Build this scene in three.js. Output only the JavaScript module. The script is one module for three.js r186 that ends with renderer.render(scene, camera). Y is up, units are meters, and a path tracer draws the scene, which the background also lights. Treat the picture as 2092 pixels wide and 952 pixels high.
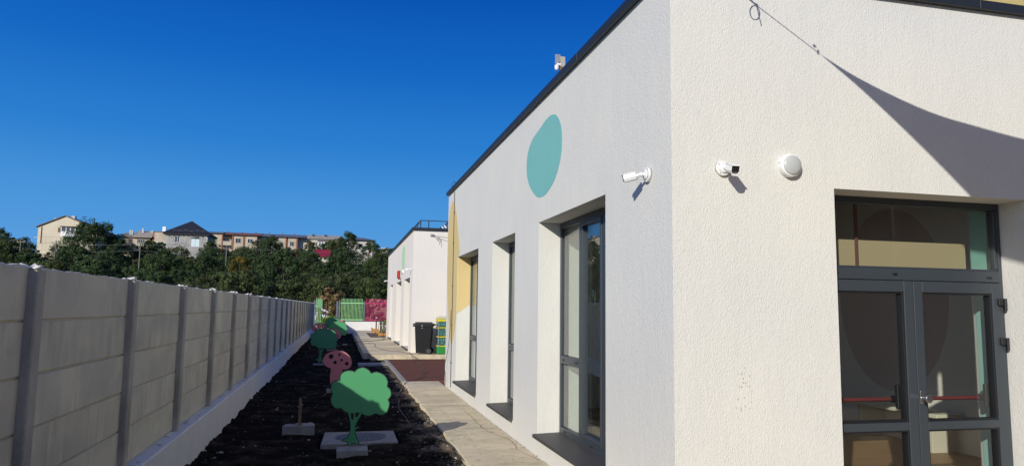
import * as THREE from 'three';
import { mergeGeometries, mergeVertices } from 'three/addons/utils/BufferGeometryUtils.js';
import { RoundedBoxGeometry } from 'three/addons/geometries/RoundedBoxGeometry.js';

// ---------------------------------------------------------------- camera, sky, sun, exposure
const R2D = Math.PI / 180;
const scene = new THREE.Scene();
const camera = new THREE.PerspectiveCamera(36.33, 1024 / 465, 0.05, 1500);
camera.position.set(0, 1.65, 0);
{
  const yaw = 13.44 * R2D, pitch = 6.097 * R2D, roll = 0.741 * R2D;
  camera.rotation.set(pitch, -yaw, roll, 'YXZ');
}
camera.updateMatrixWorld();
const renderer = new THREE.WebGLRenderer();
renderer.toneMapping = THREE.LinearToneMapping;
renderer.toneMappingExposure = 1.0;
renderer.shadowMap.enabled = true;

const SUN = new THREE.Vector3(-1.55, 1, 1.87).normalize();
const sun = new THREE.DirectionalLight(new THREE.Color().setRGB(1.0, 0.955, 0.87), 4.3);
sun.position.copy(SUN).multiplyScalar(120);
sun.target.position.set(0, 0, -20);
sun.position.add(sun.target.position);
sun.castShadow = true;
Object.assign(sun.shadow.camera, { left: -90, right: 90, top: 60, bottom: -60, near: 1, far: 420 });
sun.shadow.mapSize.set(4096, 4096);
sun.shadow.radius = 1;
scene.add(sun, sun.target);

function lerpStops(stops, x) {
  for (let i = 1; i < stops.length; i++) if (x <= stops[i][0]) {
    const [a, ca] = stops[i - 1], [b, cb] = stops[i];
    let t = (x - a) / (b - a); t = t * t * (3 - 2 * t) * 0.35 + t * 0.65;
    return ca.map((v, k) => v + (cb[k] - v) * t);
  }
  return stops[stops.length - 1][1];
}
{
  const W = 1024, H = 512, d = new Float32Array(W * H * 4);
  const stops = [[-90, [0.10, 0.09, 0.08]], [-8, [0.14, 0.14, 0.14]], [-1, [0.20, 0.38, 0.62]], [3, [0.112, 0.355, 0.735]], [7, [0.072, 0.305, 0.705]], [13, [0.0225, 0.205, 0.62]], [19, [0.0070, 0.132, 0.53]], [25, [0.0026, 0.084, 0.435]], [45, [0.0035, 0.060, 0.36]], [90, [0.004, 0.045, 0.27]]];
  for (let j = 0; j < H; j++) for (let i = 0; i < W; i++) {
    const el = ((j + 0.5) / H - 0.5) * Math.PI, az = ((i + 0.5) / W - 0.5) * 2 * Math.PI;
    const c = lerpStops(stops, el / R2D);
    const dir = [Math.cos(el) * Math.cos(az), Math.sin(el), Math.cos(el) * Math.sin(az)];
    const ang = Math.acos(Math.min(1, dir[0] * SUN.x + dir[1] * SUN.y + dir[2] * SUN.z)) / R2D;
    const g = el > -0.02 ? 0.9 * Math.max(0, Math.exp(-ang / 22) - Math.exp(-95 / 22)) : 0;
    const o = (j * W + i) * 4;
    d[o] = c[0] + g * 0.95; d[o + 1] = c[1] + g * 0.9; d[o + 2] = c[2] + g * 0.85; d[o + 3] = 1;
  }
  const t = new THREE.DataTexture(d, W, H, THREE.RGBAFormat, THREE.FloatType);
  t.mapping = THREE.EquirectangularReflectionMapping;
  t.magFilter = t.minFilter = THREE.LinearFilter; t.colorSpace = THREE.LinearSRGBColorSpace; t.needsUpdate = true;
  scene.background = t; scene.environment = t;
}

// ---------------------------------------------------------------- helpers
function rng(seed) { let a = seed >>> 0; return () => { a |= 0; a = a + 0x6D2B79F5 | 0; let t = Math.imul(a ^ a >>> 15, 1 | a); t = t + Math.imul(t ^ t >>> 7, 61 | t) ^ t; return ((t ^ t >>> 14) >>> 0) / 4294967296; }; }
const clamp = (x, a = 0, b = 1) => Math.min(b, Math.max(a, x));
function hash2(x, y, s) { let h = Math.imul(x, 374761393) + Math.imul(y, 668265263) + Math.imul(s, 2147483647 ^ 0x9E3779B1) | 0; h = Math.imul(h ^ h >>> 13, 1274126177); return ((h ^ h >>> 16) >>> 0) / 4294967296; }
function vnoise(x, y, px, py, s) {           // value noise, periodic in px, py cells
  const xi = Math.floor(x), yi = Math.floor(y); let fx = x - xi, fy = y - yi;
  fx = fx * fx * (3 - 2 * fx); fy = fy * fy * (3 - 2 * fy);
  const m = (v, p) => p ? ((v % p) + p) % p : v;
  const a = hash2(m(xi, px), m(yi, py), s), b = hash2(m(xi + 1, px), m(yi, py), s), c = hash2(m(xi, px), m(yi + 1, py), s), d = hash2(m(xi + 1, px), m(yi + 1, py), s);
  return a + (b - a) * fx + (c - a) * fy + (a - b - c + d) * fx * fy;
}
function fbm(u, v, px, py, oct, s) { let r = 0, a = 0.5, t = 0; for (let i = 0; i < oct; i++) { r += a * vnoise(u * px, v * py, px, py, s + i); t += a; a *= 0.5; px *= 2; py *= 2; } return r / t; }
const toS = (x) => { x = clamp(x); return x <= 0.0031308 ? 12.92 * x : 1.055 * Math.pow(x, 1 / 2.4) - 0.055; };
function colorTex(W, H, f, metres) {         // f(u, v) -> linear rgb
  const d = new Uint8Array(W * H * 4);
  for (let j = 0; j < H; j++) for (let i = 0; i < W; i++) { const c = f(i / W, j / H), o = (j * W + i) * 4; d[o] = toS(c[0]) * 255 + 0.5; d[o + 1] = toS(c[1]) * 255 + 0.5; d[o + 2] = toS(c[2]) * 255 + 0.5; d[o + 3] = 255; }
  return finish(d, W, H, metres, THREE.SRGBColorSpace);
}
function greyTex(W, H, f, metres) {
  const d = new Uint8Array(W * H * 4);
  for (let j = 0; j < H; j++) for (let i = 0; i < W; i++) { const v = clamp(f(i / W, j / H)) * 255 + 0.5, o = (j * W + i) * 4; d[o] = d[o + 1] = d[o + 2] = v; d[o + 3] = 255; }
  return finish(d, W, H, metres, THREE.NoColorSpace);
}
function finish(d, W, H, metres, cs) {
  const t = new THREE.DataTexture(d, W, H); t.colorSpace = cs; t.wrapS = t.wrapT = THREE.RepeatWrapping;
  t.magFilter = THREE.LinearFilter; t.minFilter = THREE.LinearMipmapLinearFilter; t.generateMipmaps = true;
  const m = Array.isArray(metres) ? metres : [metres, metres]; t.repeat.set(1 / m[0], 1 / m[1]); t.needsUpdate = true; return t;
}
const rgb = (r, g, b) => new THREE.Color().setRGB(r, g, b);
const std = (c, o = {}) => new THREE.MeshStandardMaterial({ color: Array.isArray(c) ? rgb(...c) : c, roughness: 0.8, metalness: 0, side: THREE.DoubleSide, ...o });

function metreUV(g) {                        // uv in metres from the dominant axis of each face, in the geometry's own (world-size) axes
  if (g.index) g = g.toNonIndexed();
  const p = g.attributes.position, n = p.count, uv = new Float32Array(n * 2);
  const a = new THREE.Vector3(), b = new THREE.Vector3(), c = new THREE.Vector3();
  for (let i = 0; i < n; i += 3) {
    a.fromBufferAttribute(p, i); b.fromBufferAttribute(p, i + 1).sub(a); c.fromBufferAttribute(p, i + 2).sub(a); b.cross(c);
    const x = Math.abs(b.x), y = Math.abs(b.y), z = Math.abs(b.z);
    for (let k = i; k < i + 3; k++) {
      const X = p.getX(k), Y = p.getY(k), Z = p.getZ(k);
      if (x >= y && x >= z) { uv[2 * k] = Z; uv[2 * k + 1] = Y; } else if (z >= y) { uv[2 * k] = X; uv[2 * k + 1] = Y; } else { uv[2 * k] = X; uv[2 * k + 1] = Z; }
    }
  }
  g.setAttribute('uv', new THREE.BufferAttribute(uv, 2));
  return g;
}
function clean(g) { for (const k of Object.keys(g.attributes)) if (!['position', 'normal', 'uv', 'color'].includes(k)) g.deleteAttribute(k); return g; }
const box = (w, h, d, x = 0, y = 0, z = 0) => new THREE.BoxGeometry(w, h, d).translate(x, y, z);
const span = (x0, x1, y0, y1, z0, z1) => box(Math.abs(x1 - x0), Math.abs(y1 - y0), Math.abs(z1 - z0), (x0 + x1) / 2, (y0 + y1) / 2, (z0 + z1) / 2);
const rbox = (w, h, d, r, x = 0, y = 0, z = 0, s = 1) => new RoundedBoxGeometry(w, h, d, s, Math.min(r, w / 2.01, h / 2.01, d / 2.01)).translate(x, y, z);
const rspan = (x0, x1, y0, y1, z0, z1, r = 0.004) => rbox(Math.abs(x1 - x0), Math.abs(y1 - y0), Math.abs(z1 - z0), r, (x0 + x1) / 2, (y0 + y1) / 2, (z0 + z1) / 2);
const cyl = (r0, r1, h, x = 0, y = 0, z = 0, n = 16) => new THREE.CylinderGeometry(r1, r0, h, n).translate(x, y, z);   // r0 bottom, r1 top
function tube(pts, r, n = 6, seg, tension = 0.5) { const c = new THREE.CatmullRomCurve3(pts.map((p) => new THREE.Vector3(...p)), false, 'catmullrom', tension); return new THREE.TubeGeometry(c, seg || pts.length * 6, r, n); }
function rod(a, b, r, n = 6) { return new THREE.TubeGeometry(new THREE.LineCurve3(new THREE.Vector3(...a), new THREE.Vector3(...b)), 1, r, n); }
function merge(list) { const l = (Array.isArray(list) ? list : [list]).map((g) => clean(g.index ? g.toNonIndexed() : g)); const keep = l.every((g) => g.attributes.color); if (!keep) l.forEach((g) => g.deleteAttribute('color')); return l.length === 1 ? l[0] : mergeGeometries(l); }
const names = {};
function numbered(n) { names[n] = (names[n] ?? -1) + 1; return names[n] ? `${n}_${String(names[n]).padStart(3, '0')}` : n; }
function add(name, geoms, mat, parent, uvm = true) {
  let g = merge(geoms); if (uvm) g = metreUV(g);
  const m = new THREE.Mesh(g, mat); m.name = parent ? name : numbered(name);
  (parent || scene).add(m); return m;
}
function tag(o, label, category, group, kind) { if (label) o.userData.label = label; if (category) o.userData.category = category; if (group) o.userData.group = group; if (kind) o.userData.kind = kind; return o; }
function thing(name, label, category, pos = [0, 0, 0], group, turn = 0) { const o = new THREE.Group(); o.name = numbered(name); o.position.set(...pos); o.rotation.y = turn; scene.add(o); return tag(o, label, category, group); }
function sub(name, parent) { const o = new THREE.Group(); o.name = name; parent.add(o); return o; }
function copy(o, label) { const c = o.clone(); c.name = numbered(o.name.replace(/_\d{3}$/, '')); c.userData = { ...o.userData }; if (label) c.userData.label = label; scene.add(c); return c; }
function struct(name, geoms, mat, label, uvm = true) { const m = add(name, geoms, mat, null, uvm); m.userData.kind = 'structure'; if (label) m.userData.label = label; return m; }
function shapeOf(pts, smooth = 0) {
  const s = new THREE.Shape();
  if (smooth) { const c = new THREE.CatmullRomCurve3(pts.map(([x, y]) => new THREE.Vector3(x, y, 0)), true, 'catmullrom', 0.6); s.setFromPoints(c.getPoints(pts.length * smooth).slice(0, -1).map((v) => new THREE.Vector2(v.x, v.y))); } else s.setFromPoints(pts.map(([x, y]) => new THREE.Vector2(x, y)));
  return s;
}
function rectHole(x0, x1, y0, y1) { const h = new THREE.Path(); h.moveTo(x0, y0); h.lineTo(x0, y1); h.lineTo(x1, y1); h.lineTo(x1, y0); h.closePath(); return h; }
const extrude = (s, d, o = {}) => new THREE.ExtrudeGeometry(s, { depth: d, bevelEnabled: false, curveSegments: 24, ...o });

// ---------------------------------------------------------------- textures and materials
const stuccoBump = greyTex(1024, 1024, (u, v) => {
  const warp = (fbm(u, v, 20, 14, 2, 90) - 0.5) * 0.012;
  const grain = vnoise((u + warp) * 280, v * 110, 280, 110, 11), fine = vnoise(u * 420, v * 340, 420, 340, 12), dash = vnoise((u + warp) * 200, v * 74, 200, 74, 13), ridge = vnoise((u - warp) * 210, v * 90, 210, 90, 16);
  const pit = Math.max(0, dash - 0.62) * 1.6 * clamp(fbm(u, v, 9, 9, 2, 14) * 2 - 0.4), rd = Math.max(0, ridge - 0.58) * 1.5;
  return 0.22 + 0.34 * grain + 0.18 * fine - pit * 0.6 + rd * 0.45 + 0.34 * fbm(u, v, 24, 12, 3, 15) - 0.12;
}, 1.15);
const wallTone = (k, base) => colorTex(512, 512, (u, v) => { const n = fbm(u, v, 4, 4, 5, 20 + k) - 0.5, s = fbm(u, v, 40, 6, 3, 30 + k) - 0.5, f = vnoise(u * 256, v * 256, 256, 256, 40 + k) - 0.5; const m = 1 + n * 0.09 + s * 0.04 + f * 0.04; return [base[0] * m * (1 + n * 0.02), base[1] * m, base[2] * m * (1 - n * 0.06)]; }, 3.3);
const stucco = (tone, scale = 0.0036) => new THREE.MeshPhysicalMaterial({ specularIntensity: 0.25, map: tone, bumpMap: stuccoBump, bumpScale: scale, roughness: 0.95, side: THREE.DoubleSide });
const M = {};
M.stucco = stucco(wallTone(0, [0.655, 0.645, 0.592]));
M.stuccoFar = stucco(wallTone(1, [0.74, 0.695, 0.62]), 0.0015);
M.tealPaint = stucco(wallTone(2, [0.185, 0.46, 0.435]));
M.yellowPaint = stucco(wallTone(3, [0.64, 0.50, 0.235]));
M.mintPaint = stucco(wallTone(4, [0.45, 0.66, 0.42]));
M.bluePaint = stucco(wallTone(5, [0.16, 0.38, 0.56]));
M.tanPaint = stucco(wallTone(6, [0.50, 0.40, 0.17]));
M.mauve = std([0.57, 0.485, 0.43], { roughness: 0.9 });
M.anthracite = std([0.040, 0.049, 0.058], { roughness: 0.42 });
M.coping = std([0.016, 0.019, 0.024], { roughness: 0.5 });
M.sill = std([0.05, 0.048, 0.046], { roughness: 0.55, bumpMap: greyTex(256, 256, (u, v) => fbm(u, v, 16, 16, 4, 70), 0.6), bumpScale: 0.001 });
M.black = std([0.010, 0.011, 0.013], { roughness: 0.45 });
M.rubber = std([0.012, 0.012, 0.013], { roughness: 0.8 });
M.whitePlastic = std([0.76, 0.76, 0.74], { roughness: 0.4 });
M.greyDiffuser = std([0.46, 0.48, 0.46], { roughness: 0.28 });
M.steel = std([0.62, 0.62, 0.62], { roughness: 0.25, metalness: 1 });
M.galv = std([0.30, 0.32, 0.35], { roughness: 0.5, metalness: 0.3 });
M.glass = new THREE.MeshPhysicalMaterial({ color: rgb(0.86, 0.91, 0.88), roughness: 0, metalness: 0, transmission: 1, thickness: 0, ior: 1.85, side: THREE.DoubleSide });
M.doorGlass = new THREE.MeshPhysicalMaterial({ color: rgb(0.90, 0.91, 0.88), roughness: 0, metalness: 0, transmission: 1, thickness: 0, ior: 1.6, side: THREE.DoubleSide });
M.farGlass = std([0.03, 0.04, 0.05], { roughness: 0.15 });
M.red = std([0.36, 0.02, 0.015], { roughness: 0.4 });
M.pushRed = std([0.13, 0.028, 0.025], { roughness: 0.4 });
M.interiorWall = std([0.70, 0.675, 0.605], { roughness: 0.9 });
M.curtain = new THREE.MeshPhysicalMaterial({ color: rgb(0.78, 0.79, 0.74), roughness: 1, transmission: 0.25, thickness: 0, side: THREE.DoubleSide });
M.interiorFloor = new THREE.MeshStandardMaterial({ roughness: 0.5, map: colorTex(512, 512, (u, v) => { const b = 0.8 + 0.35 * (fbm(u, v, 4, 60, 4, 50) - 0.5) + 0.25 * (fbm(u, v, 3, 3, 3, 51) - 0.5); return [0.34 * b, 0.21 * b, 0.105 * b]; }, 2), side: THREE.DoubleSide });
M.cable = std([0.025, 0.025, 0.027], { roughness: 0.6 });
M.greyCable = std([0.075, 0.072, 0.068], { roughness: 0.6 });
M.rope = std([0.10, 0.10, 0.10], { roughness: 0.9 });
// concrete of the panel fence: vertical rain streaks, blotches, pinholes
const panelTex = (k) => colorTex(1024, 512, (u, v) => {
  const blot = fbm(u, v, 6, 4, 6, 100 + k) - 0.5, streakMask = clamp(fbm(u, v, 9, 2, 2, 120 + k) * 2.4 - 0.95), st = (fbm(u, v, 46, 3, 4, 140 + k) - 0.5) * streakMask;
  const grain = vnoise(u * 400, v * 200, 400, 200, 160 + k) - 0.5, pin = vnoise(u * 300, v * 150, 300, 150, 180 + k) > 0.955 ? -0.3 : 0;
  const m = 1 + blot * 0.42 + st * 0.5 + grain * 0.10 + pin;
  const t = [0.95, 1, 1.04][k]; return [0.62 * m * t, 0.57 * m * t, 0.425 * m * t * (1 - blot * 0.12)];
}, [1.9, 0.95]);
const concreteBump = greyTex(512, 512, (u, v) => 0.5 + 0.5 * (fbm(u, v, 10, 10, 5, 200) - 0.5) + 0.25 * (vnoise(u * 200, v * 200, 200, 200, 201) - 0.5), 1);
M.panels = [0, 1, 2].map((k) => new THREE.MeshPhysicalMaterial({ specularIntensity: 0.35, map: panelTex(k), roughness: 0.78, bumpMap: concreteBump, bumpScale: 0.0012, side: THREE.DoubleSide }));
M.post = new THREE.MeshPhysicalMaterial({ specularIntensity: 0.3, map: colorTex(256, 256, (u, v) => { const m = 0.8 + 0.5 * (fbm(u, v, 6, 6, 5, 210) - 0.5) + 0.15 * (vnoise(u * 120, v * 120, 120, 120, 211) - 0.5); return [0.52 * m, 0.483 * m, 0.385 * m]; }, 0.9), roughness: 0.9, bumpMap: concreteBump, bumpScale: 0.0015, side: THREE.DoubleSide });
M.mortar = std([0.62, 0.61, 0.58], { roughness: 0.95, bumpMap: concreteBump, bumpScale: 0.004 });
M.whiteWash = new THREE.MeshPhysicalMaterial({ specularIntensity: 0.3, map: colorTex(512, 512, (u, v) => { const n = fbm(u, v, 6, 6, 5, 220) - 0.5, sp = vnoise(u * 120, v * 120, 120, 120, 221) > 0.985 ? 0.6 : 1; const m = (1 + n * 0.16) * sp; return [0.72 * m, 0.70 * m, 0.655 * m * (1 - n * 0.05)]; }, 1.7), roughness: 0.9, bumpMap: concreteBump, bumpScale: 0.003, side: THREE.DoubleSide });
M.pavement = new THREE.MeshPhysicalMaterial({ specularIntensity: 0.3, map: colorTex(1024, 1024, (u, v) => {
  const a = fbm(u, v, 4, 4, 5, 230) - 0.5, b = fbm(u, v, 14, 22, 4, 231) - 0.5, g = vnoise(u * 420, v * 420, 420, 420, 232) - 0.5, stain = clamp(fbm(u, v, 7, 10, 4, 233) * 3 - 1.75), dirt = clamp(fbm(u, v, 18, 18, 3, 234) * 4 - 2.5);
  const m = 1 + a * 0.42 + b * 0.26 + g * 0.14 - stain * 0.30 - dirt * 0.22; return [0.60 * m, 0.515 * m, 0.355 * m * (1 - stain * 0.06)];
}, 2.3), roughness: 0.95, bumpMap: concreteBump, bumpScale: 0.004, side: THREE.DoubleSide });
M.blockGrey = new THREE.MeshStandardMaterial({ map: colorTex(256, 256, (u, v) => { const m = 1 + 0.5 * (fbm(u, v, 8, 8, 4, 240) - 0.5) + 0.2 * (vnoise(u * 128, v * 128, 128, 128, 241) - 0.5); return [0.27 * m, 0.262 * m, 0.235 * m]; }, 0.5), roughness: 0.95, bumpMap: concreteBump, bumpScale: 0.004, side: THREE.DoubleSide });
M.mat = new THREE.MeshPhysicalMaterial({ specularIntensity: 0.2, map: colorTex(512, 512, (u, v) => { const m = 1 + 0.45 * (fbm(u, v, 5, 40, 4, 250) - 0.5) + 0.35 * (vnoise(u * 200, v * 200, 200, 200, 251) - 0.5) + 0.25 * (fbm(u, v, 3, 3, 3, 252) - 0.5); return [0.145 * m, 0.062 * m, 0.043 * m]; }, 1.6), roughness: 0.95, bumpMap: greyTex(256, 256, (u, v) => fbm(u, v, 24, 24, 4, 253), 0.5), bumpScale: 0.006, side: THREE.DoubleSide });
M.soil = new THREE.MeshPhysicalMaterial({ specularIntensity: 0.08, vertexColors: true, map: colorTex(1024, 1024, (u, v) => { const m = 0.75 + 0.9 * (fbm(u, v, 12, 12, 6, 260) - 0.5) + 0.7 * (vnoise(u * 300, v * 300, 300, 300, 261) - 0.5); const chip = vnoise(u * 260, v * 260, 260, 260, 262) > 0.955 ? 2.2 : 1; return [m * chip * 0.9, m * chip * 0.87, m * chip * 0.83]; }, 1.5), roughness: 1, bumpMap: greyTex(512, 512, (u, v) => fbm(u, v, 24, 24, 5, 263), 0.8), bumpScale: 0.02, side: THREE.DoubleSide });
M.stone = std([0.24, 0.225, 0.19], { roughness: 0.95 });
M.wood = new THREE.MeshStandardMaterial({ map: colorTex(256, 256, (u, v) => { const m = 0.8 + 0.6 * (fbm(u, v, 40, 3, 4, 270) - 0.5); return [0.24 * m, 0.15 * m, 0.08 * m]; }, 0.4), roughness: 0.85, side: THREE.DoubleSide });
M.metalLid = std([0.17, 0.17, 0.165], { roughness: 0.6, metalness: 0.4 });
M.signGreen = std([0.066, 0.30, 0.122], { roughness: 0.55 });
M.signBlack = std([0.012, 0.013, 0.013], { roughness: 0.6 });
M.signPink = std([0.50, 0.175, 0.205], { roughness: 0.55 });
M.signOrange = std([0.48, 0.225, 0.055], { roughness: 0.55 });
M.picketGreen = std([0.30, 0.60, 0.27], { roughness: 0.45 });
M.picketPink = std([0.46, 0.028, 0.125], { roughness: 0.45 });
M.postGrey = std([0.13, 0.145, 0.165], { roughness: 0.5 });
M.railBlue = std([0.03, 0.055, 0.10], { roughness: 0.5 });
M.bark = std([0.075, 0.058, 0.042], { roughness: 1 });

// ---------------------------------------------------------------- ground and terrain
function hillY(x, z) {
  const d = -z;
  const prof = lerpStops([[-999, [0.0]], [50, [0.0]], [60, [0.2]], [80, [1.4]], [100, [3.2]], [125, [6.0]], [150, [8.8]], [165, [10.3]], [200, [13.2]], [260, [14.2]], [1200, [14.5]]], d)[0];
  return prof + (d > 55 ? (fbm(x / 60, z / 60, 3, 3, 3, 300) - 0.5) * 1.6 * clamp((d - 55) / 40) : 0);
}
struct('ground', span(-600, 600, -0.6, -0.32, -58, 300), std([0.20, 0.18, 0.14], { roughness: 1 }), 'bare trodden ground around the yard');
{
  const g = new THREE.PlaneGeometry(700, 560, 140, 160).rotateX(-Math.PI / 2).translate(0, 0, -335);
  const p = g.attributes.position;
  for (let i = 0; i < p.count; i++) p.setY(i, hillY(p.getX(i), p.getZ(i)) - 0.34);
  g.computeVertexNormals();
  struct('hill', g, std([0.045, 0.055, 0.022], { roughness: 1 }), 'grassy hillside that rises behind the yard under the trees');
}
// road behind the end wall, on which the car stands
struct('road', span(-40, 30, -0.3, 0.3, -51.5, -58), std([0.22, 0.21, 0.19], { roughness: 0.95 }), 'dusty road behind the low end wall');
// soil bed
{
  const nx = 76, nz = 620, x0 = -1.56, x1 = 1.62, z0 = 4, z1 = -46.9, pos = [], col = [], uv = [], idx = [];
  for (let j = 0; j <= nz; j++) for (let i = 0; i <= nx; i++) {
    const x = x0 + (x1 - x0) * i / nx, z = z0 + (z1 - z0) * j / nz;
    const big = fbm(x / 8 + 3, z / 8 + 50, 8, 8, 3, 310) - 0.5, mid = fbm(x / 4 + 9, z / 4 + 70, 16, 16, 4, 311) - 0.5, sm = vnoise(x * 9, z * 9, 0, 0, 312) - 0.5;
    // furrows raked across the bed
    const fur = Math.pow(vnoise(z * 1.3 + x * 0.45 + mid * 2.2, x * 0.5 + 7, 0, 0, 313), 2), inner = clamp(1 - Math.abs(x + 0.3) / 1.35);
    let y = -0.085 + big * 0.05 + mid * 0.055 + sm * 0.022 + fur * 0.03 * inner;
    if (x < -1.35) y += (x + 1.35) * 0.12;
    if (x < -1.42) y += (vnoise(z * 7, 3, 0, 0, 315) * 0.06 + vnoise(z * 23, 5, 0, 0, 316) * 0.03) * clamp((-1.42 - x) * 9);
    y += 0.035 * clamp((x - 0.9) * 2.5);
    if (z < -23) y += 0.03;
    if (Math.abs(x - 0.3) < 0.49 && Math.abs(z + 9.78) < 0.42) y = -0.16;
    pos.push(x, y, z); uv.push(x, z);
    const dryLit = clamp((x - 1.0 + mid * 1.3) * 2.4), light = clamp((mid + fur * 0.12 * inner) * 3.2 - 0.1);  // drier edge, brightened to paint the sunlit strip into the soil colour
    const v = 0.0105 + dryLit * 0.16 + light * 0.045;
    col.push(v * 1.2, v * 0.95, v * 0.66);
  }
  for (let j = 0; j < nz; j++) for (let i = 0; i < nx; i++) { const a = j * (nx + 1) + i, b = a + nx + 1; idx.push(a, a + 1, b, b, a + 1, b + 1); }
  const g = new THREE.BufferGeometry();
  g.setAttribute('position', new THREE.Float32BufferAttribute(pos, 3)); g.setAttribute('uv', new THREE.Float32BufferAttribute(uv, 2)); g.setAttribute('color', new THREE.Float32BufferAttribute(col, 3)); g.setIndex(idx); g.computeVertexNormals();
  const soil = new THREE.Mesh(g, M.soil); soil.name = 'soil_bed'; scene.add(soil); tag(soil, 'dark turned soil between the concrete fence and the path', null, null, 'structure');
  // pebbles and clods lying on it
  const r = rng(5), N = 5200, im = new THREE.InstancedMesh(new THREE.IcosahedronGeometry(1, 0), std([1, 1, 1], { roughness: 1 }), N), m4 = new THREE.Matrix4(), q = new THREE.Quaternion(), e = new THREE.Euler();
  for (let i = 0; i < N; i++) {
    const z = -7 - Math.pow(r(), 1.7) * 38, edge = r() < 0.45, x = edge ? 1.38 - Math.abs(r() + r() - 1) * 0.55 : -1.5 + 2.9 * r();
    const fi = (x - x0) / (x1 - x0) * nx, fj = (z - z0) / (z1 - z0) * nz, y = pos[(Math.round(fj) * (nx + 1) + Math.round(fi)) * 3 + 1];
    const s = 0.004 + 0.012 * Math.pow(r(), 2.5) + (r() < 0.03 ? 0.016 * r() : 0);
    e.set(r() * 6, r() * 6, r() * 6); q.setFromEuler(e);
    m4.compose(new THREE.Vector3(x, y + s * 0.25, z), q, new THREE.Vector3(s * (0.8 + r()), s * (0.5 + 0.5 * r()), s * (0.8 + r())));
    im.setMatrixAt(i, m4); const k = r() < 0.14 ? 0.18 + 0.25 * r() : 0.02 + 0.06 * r(); im.setColorAt(i, rgb(k, k * 0.94, k * 0.82));
  }
  im.name = 'pebbles'; scene.add(im); tag(im, 'small pebbles and clods scattered over the dark soil', 'pebbles', null, 'stuff');
}
// path beside the long wall: cast slabs, worn edge
const path = new THREE.Group(); path.name = 'path'; scene.add(path); tag(path, 'narrow cracked concrete path along the white wall', null, null, 'structure');
{
  const zs = [3.0, -1.2, -4.2, -7.61, -12.46, -16.29], r = rng(8);
  for (let i = 0; i + 1 < zs.length; i++) {
    const s = new THREE.Shape(), n = 26, za = zs[i] - 0.006, zb = zs[i + 1] + 0.006, pts = [];
    for (let k = 0; k <= n; k++) { const z = za + (zb - za) * k / n; pts.push([1.405 + (vnoise(z * 3.1, 4, 0, 0, 320) - 0.5) * 0.05 + (r() - 0.5) * 0.012, z]); }
    for (let k = 0; k <= 8; k++) pts.push([1.41 + 0.81 * k / 8, zb + (k && k < 8 ? (r() - 0.5) * 0.02 : 0)]);
    pts.push([2.226, zb], [2.226, za]);
    for (let k = 7; k >= 1; k--) pts.push([1.41 + 0.81 * k / 8, za + (r() - 0.5) * 0.016]);
    s.setFromPoints(pts.map(([x, z]) => new THREE.Vector2(x, -z)));
    add('path_slab', extrude(s, 0.14, { bevelEnabled: true, bevelThickness: 0.006, bevelSize: 0.006, bevelSegments: 1, bevelOffset: -0.006 }).rotateX(-Math.PI / 2).translate(0, -0.146 - (i % 2) * 0.004, 0), M.pavement, path);
  }
  // cracks: thin open gaps filled with dark grit
  const crack = (pts, w) => { const g = []; const P = []; const rr = rng(77); for (let i = 0; i + 1 < pts.length; i++) for (let k = 0; k < 5; k++) { const t = k / 5; P.push([pts[i][0] + (pts[i + 1][0] - pts[i][0]) * t + (rr() - 0.5) * 0.02, pts[i][1] + (pts[i + 1][1] - pts[i][1]) * t + (rr() - 0.5) * 0.02]); } P.push(pts[pts.length - 1]);
    const pos = []; for (let i = 0; i + 1 < P.length; i++) { const [ax, az] = P[i], [bx, bz] = P[i + 1]; const L = Math.hypot(bx - ax, bz - az), nx = -(bz - az) / L * w, nz = (bx - ax) / L * w; const q = [[ax - nx, az - nz], [ax + nx, az + nz], [bx + nx, bz + nz], [bx - nx, bz - nz]]; for (const k of [0, 1, 2, 0, 2, 3]) pos.push(q[k][0], 0.002, q[k][1]); }
    const b = new THREE.BufferGeometry(); b.setAttribute('position', new THREE.Float32BufferAttribute(pos, 3)); b.computeVertexNormals(); return b; };
  const grit = std([0.10, 0.088, 0.07], { roughness: 1 });
  add('crack', crack([[2.009, -11.678], [2.01, -10.97], [1.986, -10.12], [1.998, -9.63], [2.07, -9.31], [2.144, -9.02], [2.14, -8.63], [2.09, -8.39], [2.146, -8.0], [2.2, -7.68]], 0.0028), grit, path);
  add('crack', crack([[1.45, -9.2], [1.62, -9.5], [1.8, -9.55], [1.99, -9.65]], 0.002), grit, path);
  add('crack', crack([[1.5, -13.9], [1.72, -13.6], [1.95, -13.75], [2.18, -13.5]], 0.0025), grit, path);
  // crumbs of dirt in the corner of the wall
  const r2 = rng(21), N = 420, im = new THREE.InstancedMesh(new THREE.IcosahedronGeometry(1, 0), M.stone, N), m4 = new THREE.Matrix4(), q = new THREE.Quaternion();
  for (let i = 0; i < N; i++) { const z = -7 - r2() * 8.2, wall = r2() < 0.6, x = wall ? 2.215 - Math.pow(r2(), 2) * 0.06 : 1.42 + Math.pow(r2(), 2) * 0.75, s = 0.003 + 0.007 * r2() * r2(); q.setFromEuler(new THREE.Euler(r2() * 6, r2() * 6, r2() * 6)); m4.compose(new THREE.Vector3(x, s * 0.3, z), q, new THREE.Vector3(s, s * 0.7, s)); im.setMatrixAt(i, m4); }
  im.name = 'grit'; path.add(im); im.userData.kind = 'stuff';
}
struct('yard_surface', span(2.226, 14, -0.15, 0.0, -4.509, 26), std([0.44, 0.345, 0.205], { roughness: 1 }), 'sandy surface of the yard in front of the glass door');
struct('yard_soil', span(-1.5, 2.2259, -0.2, -0.05, 3.01, 12), std([0.045, 0.036, 0.028], { roughness: 1 }), 'dark earth at the near end of the yard');
const mat = struct('rubber_surface', span(1.515, 5.6, -0.1, 0.004, -16.30, -23.13), M.mat, 'dark red rubber ground surface between the path and the raised platform');
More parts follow.
